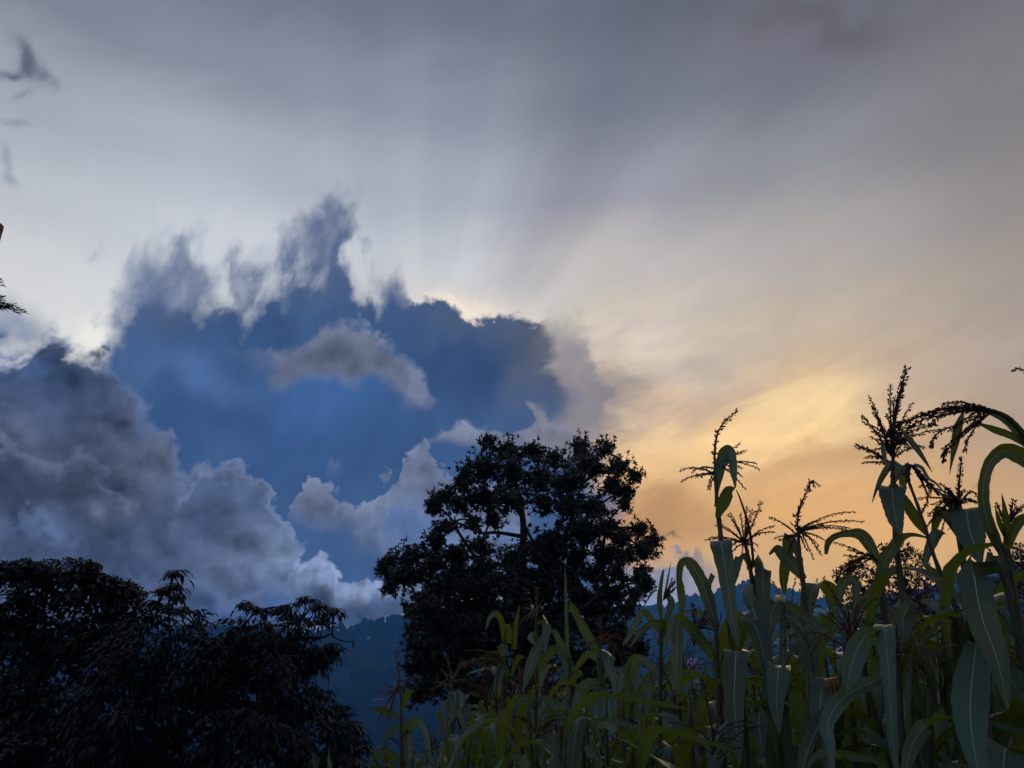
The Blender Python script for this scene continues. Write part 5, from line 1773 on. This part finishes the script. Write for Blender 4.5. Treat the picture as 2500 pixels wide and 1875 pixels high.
# centre group, lower and further off
G2 = 'corn plants standing before the big dark tree'
hero(zE, [(1235, 560), (1238, 800), (1242, 1100), (1245, 1650)], 4.5, 'corn plant with a pale young tassel and a long leaf slanting down before the tree', [
    [(1290, 625, 30, .12), (1306, 607, 60, .03), (1310, 700, 52), (1302, 860, 8), {'turn': 0}],
    [(1262, 760, 16), (1335, 680, 26), (1255, 800, 76), (1190, 960, 68), (1143, 1125, 5), {'dd': -.3}],
    [(1240, 760, 16), (1215, 705, 30), (1190, 730, 44), (1240, 800, 8), {}],
    [(1245, 1000, 20), (1290, 900, 60), (1370, 820, 60), (1400, 850, 40), (1445, 960, 30), (1450, 1100, 8), {}],
], {'spike': [(1238, 580), (1240, 510), (1241, 450), (1240, 390)], 'ends': [(1150, 530), (1160, 625), (1285, 480), (1300, 552), (1180, 600), (1280, 520), (1120, 650), (1200, 640)], 'span': .3}, mat_t=M_TASSEL_STRAW, group=G2)
hero(zE, [(1475, 860), (1478, 1000), (1482, 1300), (1485, 1650)], 4.4, 'corn plant with a single sword-straight upright leaf against the big tree', [
    [(1462, 880, 30), (1450, 700, 34), (1447, 500, 26), (1443, 350, 17), (1440, 203, 2), {'fold': .6, 'dd': 0}],
    [(1468, 560, 20), (1482, 512, 40), (1532, 600, 50), (1600, 750, 44), (1668, 872, 6), {'free': 1, 'dd': -.2}],
    [(1476, 960, 22), (1425, 820, 52), (1372, 705, 36), (1345, 690, 8), {'dd': .1}],
    [(1470, 1080, 20), (1500, 1020, 50), (1540, 985, 50), (1565, 990, 26), {}],
    [(1480, 1010, 20), (1560, 900, 44), (1600, 860, 46), (1680, 900, 44), (1790, 1080, 10), {}],
], None, group=G2)
hero(zE, [(1000, 740), (1010, 900), (1015, 1200), (1020, 1650)], 4.7, 'corn plant with a drooping straw tassel fan hanging to the left before the tree', [
    [(1010, 790, 30), (1000, 650, 40), (962, 575, 42), (912, 600, 32), (880, 692, 5), {}],
    [(1080, 820, 40), (1092, 660, 42), (1122, 508, 4), {'fold': .5, 'free': 1}],
    [(1040, 780, 60), (1034, 660, 50), (1020, 652, 46), {'free': 1}],
    [(1005, 950, 20), (990, 800, 60), (1020, 800, 50), (1000, 870, 30), {}],
    [(1020, 1000, 60), (1010, 940, 62), (970, 1050, 60), (960, 1200, 52), (975, 1400, 44), (985, 1650, 20), {'dd': -.5}],
    [(1060, 1000, 20), (1110, 880, 40), (1150, 872, 40), {}],
], {'spike': [(1000, 910), (960, 850), (900, 850), (850, 940)], 'ends': [(790, 900), (770, 942), (800, 1032), (830, 1002), (860, 950), (740, 832), (690, 935), (640, 1002), (880, 960), (820, 900), (900, 1000), (1160, 985), (1150, 1000)], 'span': .6, 'arc': .7}, mat_t=M_TASSEL_STRAW, group=G2)
hero(zE, [(283, 1100), (287, 1250), (290, 1450), (292, 1650)], 5.6, 'leftmost corn plant, its dark red tassel with a stiff spike against the blue hill', [
    [(286, 1310, 22), (200, 1270, 40), (130, 1248, 34), (62, 1240, 5), {'dd': -.1}],
    [(296, 1460, 22), (340, 1370, 72), (405, 1338, 58), (452, 1400, 50), (480, 1530, 36), (512, 1660, 8), {'dd': -.3}],
    [(292, 1430, 24), (318, 1425, 40, .1), (335, 1430, 62), (338, 1600, 52), {'turn': 0}],
    [(288, 1260, 18), (320, 1180, 36), (345, 1112, 50), (378, 1120, 12), {}],
    [(286, 1370, 24), (240, 1390, 40), (180, 1430, 36), (135, 1474, 5), {}],
    [(290, 1620, 24), (200, 1545, 40), (120, 1570, 40), (60, 1600, 8), {}],
], {'spike': [(284, 1130), (276, 1040), (262, 930), (249, 828)], 'rad': .006, 'ends': [(88, 1136), (125, 1060), (130, 1150), (150, 1172), (400, 1000), (356, 1010), (330, 1092), (215, 975), (120, 1330), (150, 1420), (170, 1240), (200, 1330), (140, 1300), (360, 1040), (190, 1390)], 'span': .4}, mat_t=M_TASSEL_RED, group=G2)
hero(zE, [(638, 1060), (642, 1250), (648, 1650)], 5.2, 'corn plant with a thin pale tassel before the left of the big tree', [
    [(650, 1145, 40, .12), (665, 1128, 92, .03), (668, 1200, 80), (640, 1330, 20), {'turn': 0}],
    [(645, 1180, 20), (705, 1120, 40), (712, 1200, 36), (705, 1240, 6), {}],
    [(640, 1260, 20), (600, 1180, 40), (585, 1260, 36), (570, 1350, 6), {}],
    [(646, 1500, 20), (560, 1290, 40), (520, 1280, 20), {}],
    [(648, 1500, 20), (640, 1420, 88, .05), (615, 1520, 90), (600, 1659, 70), {'dd': -.3}],
], {'spike': [(638, 1080), (640, 1020), (625, 940), (603, 868)], 'ends': [(490, 1110), (520, 1060), (720, 900), (750, 905), (560, 960), (745, 1040), (690, 1000), (540, 1090)], 'span': .3}, mat_t=M_TASSEL_STRAW, group=G2)
hero(zD, [(195, 740), (198, 900), (200, 1200), (205, 1659)], 4.0, 'corn plant with a bowed reddish tassel between the big tree and the tall plants', [
    [(235, 860, 50, .12), (246, 846, 110, .03), (255, 950, 60), (290, 1060, 44), (300, 1330, 8), {'turn': .2}],
    [(198, 1050, 40), (200, 880, 70), (200, 960, 76), (190, 1050, 30), {'dd': .1}],
    [(180, 1100, 60, .12), (192, 1090, 114, .03), (205, 1200, 86), (230, 1300, 92), (240, 1380, 20), {'turn': 0}],
    [(200, 1060, 30), (120, 1060, 60), (60, 1100, 70), (20, 1220, 60), (0, 1300, 10), {}],
    [(200, 1420, 30), (140, 1350, 40), (250, 1345, 70), (380, 1380, 76), (470, 1480, 60), (530, 1620, 10), {'dd': -.4}],
    [(200, 860, 20), (140, 790, 60), (60, 640, 46), (0, 530, 26), (-30, 480, 5), {'dd': -.1}],
], {'spike': [(198, 790), (190, 700), (188, 640), (185, 590)], 'ends': [(400, 800, 300, 740), (380, 770, 280, 730), (360, 850, 290, 780), (20, 770, 120, 750), (340, 900, 290, 800), (320, 720), (270, 690), (290, 860, 260, 790), (30, 800, 110, 780), (330, 760)], 'span': .3}, mat_t=M_TASSEL_RED, group=G2)
hero(zD, [(400, 880), (410, 1100), (420, 1659)], 3.9, 'corn plant with a dark bowed leaf and pale twisted tip below the reddish tassel', [
    [(400, 1280, 30), (400, 1050, 90), (420, 930, 96), (470, 885, 50), (560, 960, 36), (600, 1000, 8), {'dd': -.1}],
    [(412, 1290, 30), (470, 1120, 40), (560, 985, 44), (540, 1100, 44), (520, 1280, 40), (515, 1450, 8), {'dd': -.2}],
    [(410, 1320, 30), (430, 1280, 50), (480, 1300, 40), (520, 1340, 10), {}],
], None, group=G2)
hero(zE, [(1230, 1180), (1238, 1350), (1245, 1650)], 4.0, 'corn plant with one leaf waving level from left to right, centre of the field', [
    [(1240, 1240, 24), (1180, 1170, 50), (1120, 1180, 52), (1050, 1225, 46), (995, 1290, 5), {'dd': -.1}],
    [(1230, 1190, 24), (1310, 1182, 60), (1400, 1228, 52), (1485, 1252, 6), {'dd': -.1}],
    [(1240, 1230, 30), (1290, 1195, 86), (1285, 1350, 76), (1270, 1520, 50), (1275, 1650, 20), {'dd': -.2}],
    [(1240, 1400, 20), (1180, 1260, 60), (1200, 1400, 60), {'dd': .1}],
    [(1240, 1600, 20), (1240, 1550, 60), (1180, 1600, 80), (1120, 1659, 60), {'dd': -.4}],
], None, group=G2)
hero(zE, [(1560, 1310), (1570, 1480), (1575, 1650)], 3.6, 'corn plant with a blunt grey-green blade hanging low in the middle of the field', [
    [(1545, 1325, 60, .12), (1535, 1308, 118, .03), (1520, 1400, 110), (1500, 1550, 80), (1490, 1700, 30), {'turn': 0}],
    [(1570, 1350, 24), (1640, 1350, 60), (1730, 1340, 66), (1800, 1400, 50), {}],
    [(1570, 1500, 24), (1640, 1560, 70), (1700, 1650, 40), {}],
], None, group=G2)
hero(zE, [(1410, 1120), (1415, 1350), (1420, 1650)], 4.1, 'corn plant with a rounded yellow-green leaf hanging like a tongue, centre of the field', [
    [(1405, 1260, 70), (1420, 1200, 96), (1418, 1300, 92), (1408, 1372, 30), {'dd': -.1, 'turn': 0}],
    [(1412, 1180, 20), (1430, 1120, 50), (1445, 1140, 40), {}],
    [(1415, 1500, 20), (1350, 1420, 60), (1390, 1560, 50), {}],
], None, group=G2)
gr = hero(zE, [(-310, 1640), (-312, 1720)], 3.4, 'young corn plant with two bright yellow-green leaf tips at the bottom edge', [
    [(-318, 1760, 24), (-322, 1640, 24), (-330, 1590, 14), (-333, 1542, 2), {'fold': .5, 'dd': 0}],
    [(-300, 1760, 30), (-222, 1680, 34), (-224, 1600, 22), (-223, 1534, 2), {'fold': .3, 'dd': 0}],
], None, extra=2, group=None)
# ears with silk
rr_ = random.Random(4)
for (x, y, dd, k) in [(1375, 760, 2.25, 1.0), (345, 1250, 2.5, .9), (1170, 1040, 2.5, .9), (1150, 760, 2.45, .9)]:
    p = at(*zC(x, y), dd)
    par = min(HERO, key=lambda h: abs(h[1].x - p.x) + abs(h[2] - dd))
    ear(par[0], p - Vector((0, 0, .12)), Vector((.12, -.1, 1)), rr_, k)

# ------------------------------------------------------------------ the rest of the field
PROTO = []
rp = random.Random(505)


def prototype(seed, tas):
    r = random.Random(seed)
    H = 2.0
    parts = []
    st = MB()
    n = 20
    bend = Vector((r.uniform(-.12, .12), r.uniform(-.12, .12), 0))
    pts = [Vector((0, 0, -.05)) + Vector((0, 0, (H + .05) * i / (n - 1))) + bend * (i / (n - 1)) ** 2 for i in range(n)]
    st.tube(pts, [.0125 * (1.1 - .55 * i / (n - 1)) * (1.2 if i % 3 == 0 else 1) for i in range(n)], 7)
    parts.append(('stalk', st.mesh('stalk', M_STALK), None))
    az = r.uniform(0, 6.28)
    nl = r.randint(9, 11)
    for k in range(nl):
        f = .18 + .76 * k / (nl - 1)
        s0 = pts[int(f * (n - 1))]
        a = az + math.pi * (k % 2) + r.uniform(-.45, .45)
        L = (.50 + .36 * math.sin(math.pi * min(1, f * .95))) * r.uniform(.85, 1.15)
        P, W = curve_leaf(s0, a, L, (.054 + .036 * math.sin(math.pi * min(1, f * 1.05))) * r.uniform(.85, 1.1), R(r.uniform(52, 76)), R(r.uniform(-90, -62) if r.random() < .78 else r.uniform(-40, 20)),
                          r.uniform(.25, .52), r.uniform(.04, .13), r, 15, r.uniform(-.2, .2))
        m = MB()
        blade(m, P, W, r, [r.uniform(-.1, .1) + .9 * (i / 14) * math.sin(k * 1.7 + seed) for i in range(15)], r.uniform(.15, .5), .085, view=Vector((0, 0, 1)))
        parts.append(('leaf', m.mesh('leaf', M_CORNDRY if (k < 2 and r.random() < .6) else M_CORN), None))
    if tas:
        parts.append(('tassel', tassel_mesh(r, r.randint(7, 11), .30, tas, R(r.uniform(40, 85)), R(r.uniform(25, 55))), pts[-1]))
    PROTO.append((parts, H))


for i in range(9):
    prototype(900 + i, [M_TASSEL_DARK, None, M_TASSEL_STRAW, M_TASSEL_RED, None, M_TASSEL_DARK, M_TASSEL_STRAW, None, M_TASSEL_DARK][i])
first = {}
SKYLINE = [(780, 1850), (900, 1800), (1000, 1740), (1100, 1690), (1180, 1610), (1250, 1580), (1400, 1590), (1500, 1590), (1600, 1560), (1680, 1545), (1760, 1500), (1850, 1470), (1950, 1440), (2050, 1390), (2150, 1340), (2280, 1330), (2400, 1320), (2600, 1290)]


def skyline(px):
    for (a, b), (c, d) in zip(SKYLINE, SKYLINE[1:]):
        if a <= px <= c:
            return b + (d - b) * (px - a) / (c - a)
    return SKYLINE[0][1] if px < SKYLINE[0][0] else SKYLINE[-1][1]


def copy_plant(k, loc, rot, sc, label, group):
    parts, H = PROTO[k]
    if k not in first:
        t = thing('corn_plant', Vector((0, 0, 0)), label, 'corn plant', group)
        for nm, me, off in parts:
            o = bpy.data.objects.new(nm, me)
            C.objects.link(o)
            o.parent = t
            if off is not None:
                o.location = off
        first[k] = t
    else:
        t = first[k].copy()
        C.objects.link(t)
        t['label'] = label
        t['group'] = group
        for ch in first[k].children:
            c = ch.copy()
            c.parent = t
            C.objects.link(c)
    t.location = loc
    t.rotation_euler = (rp.uniform(-.06, .06), rp.uniform(-.06, .06), rot)
    t.scale = (min(1.15, max(.75, sc)), min(1.15, max(.75, sc)), sc)
    return t


SHORT = ['the folded-leaf tassel', 'the wide fan tassel', 'the sprig-tipped spike', 'the many-branched tassel', 'the arching tassel', 'the long leaning bare stalk', 'the thin upright spike',
         'the tall bent leaf', 'the upright pointed leaf', 'a single branch tip in view', 'the angular looped leaf', 'the dark hooked leaf', 'the closed tassel bud',
         'the broad flat-topped blade', 'the drooping blade', 'the long narrow hanging blade', 'the widest pointed blade', 'the short square-topped leaf', 'the pale young tassel', 'the sword-straight leaf',
         'the drooping straw fan', 'the stiff red spike', 'the thin pale tassel', 'the bowed reddish tassel', 'the dark bowed leaf', 'the level waving leaf', 'the blunt grey-green blade', 'the tongue-like yellow leaf', 'the bright leaf tips']
assert len(SHORT) == len(HERO), (len(SHORT), len(HERO))
count = 0
FIELD = []
row_y = 2.35
while row_y < 8.2:
    x = -1.2 - .2 * row_y
    while x < 3.0 + .75 * row_y:
        x += rp.uniform(.19, .30)
        px0, _ = to_px((x, row_y, 1.6))
        left_edge = 800 + max(0.0, (5.0 - row_y)) * 170
        if px0 < left_edge or px0 > 2720:
            continue
        yy = row_y + rp.uniform(-.14, .14)
        top = at(px0, skyline(px0) + rp.uniform(-10, 120), yy)
        gz0 = ground_z(x, yy)
        h = top.z - gz0
        k = rp.randrange(9)
        tal = .28 if PROTO[k][0][-1][0] == 'tassel' else .12
        sc = (h - tal) / 2.0
        if sc < .35:
            continue
        sc = min(1.18, sc)
        tassel_word = {M_TASSEL_DARK.name: 'dark-tasselled', M_TASSEL_STRAW.name: 'straw-tasselled', M_TASSEL_RED.name: 'red-tasselled'}.get(PROTO[k][0][-1][1].materials[0].name, 'tassel-less')
        near = min(HERO, key=lambda h: (h[1].x - x) ** 2 + (h[2] - yy) ** 2)
        nd_ = near[1]
        dy_, dx_ = yy - near[2], x - nd_.x
        deep = 'far behind' if dy_ > 1.3 else ('close behind' if dy_ > .3 else ('in front' if dy_ < -.3 else 'beside'))
        side_w = deep + (' and well left of' if dx_ < -.45 else ' and left of' if dx_ < -.1 else ' and well right of' if dx_ > .45 else ' and right of' if dx_ > .1 else ' of' if deep == 'in front' else '')
        side_w = side_w.replace('beside and', 'just').replace('just well', 'well')
        lab = tassel_word + ' corn ' + side_w + ' ' + SHORT[HERO.index(near)]
        grp = 'corn plants crowding the field between the tall ones'
        FIELD.append((copy_plant(k, Vector((x, yy, gz0)), rp.uniform(0, 6.28), sc, lab, grp), sc))
        count += 1
    row_y += .52
by_label = {}
for o, sc in FIELD:
    by_label.setdefault(o['label'], []).append((sc, o))
for lab, lst in by_label.items():
    if len(lst) > 1:
        lst.sort(key=lambda q: q[0])
        lst[0][1]['label'] = 'shortest ' + lab
        lst[-1][1]['label'] = 'tallest ' + lab
print('field plants', count)
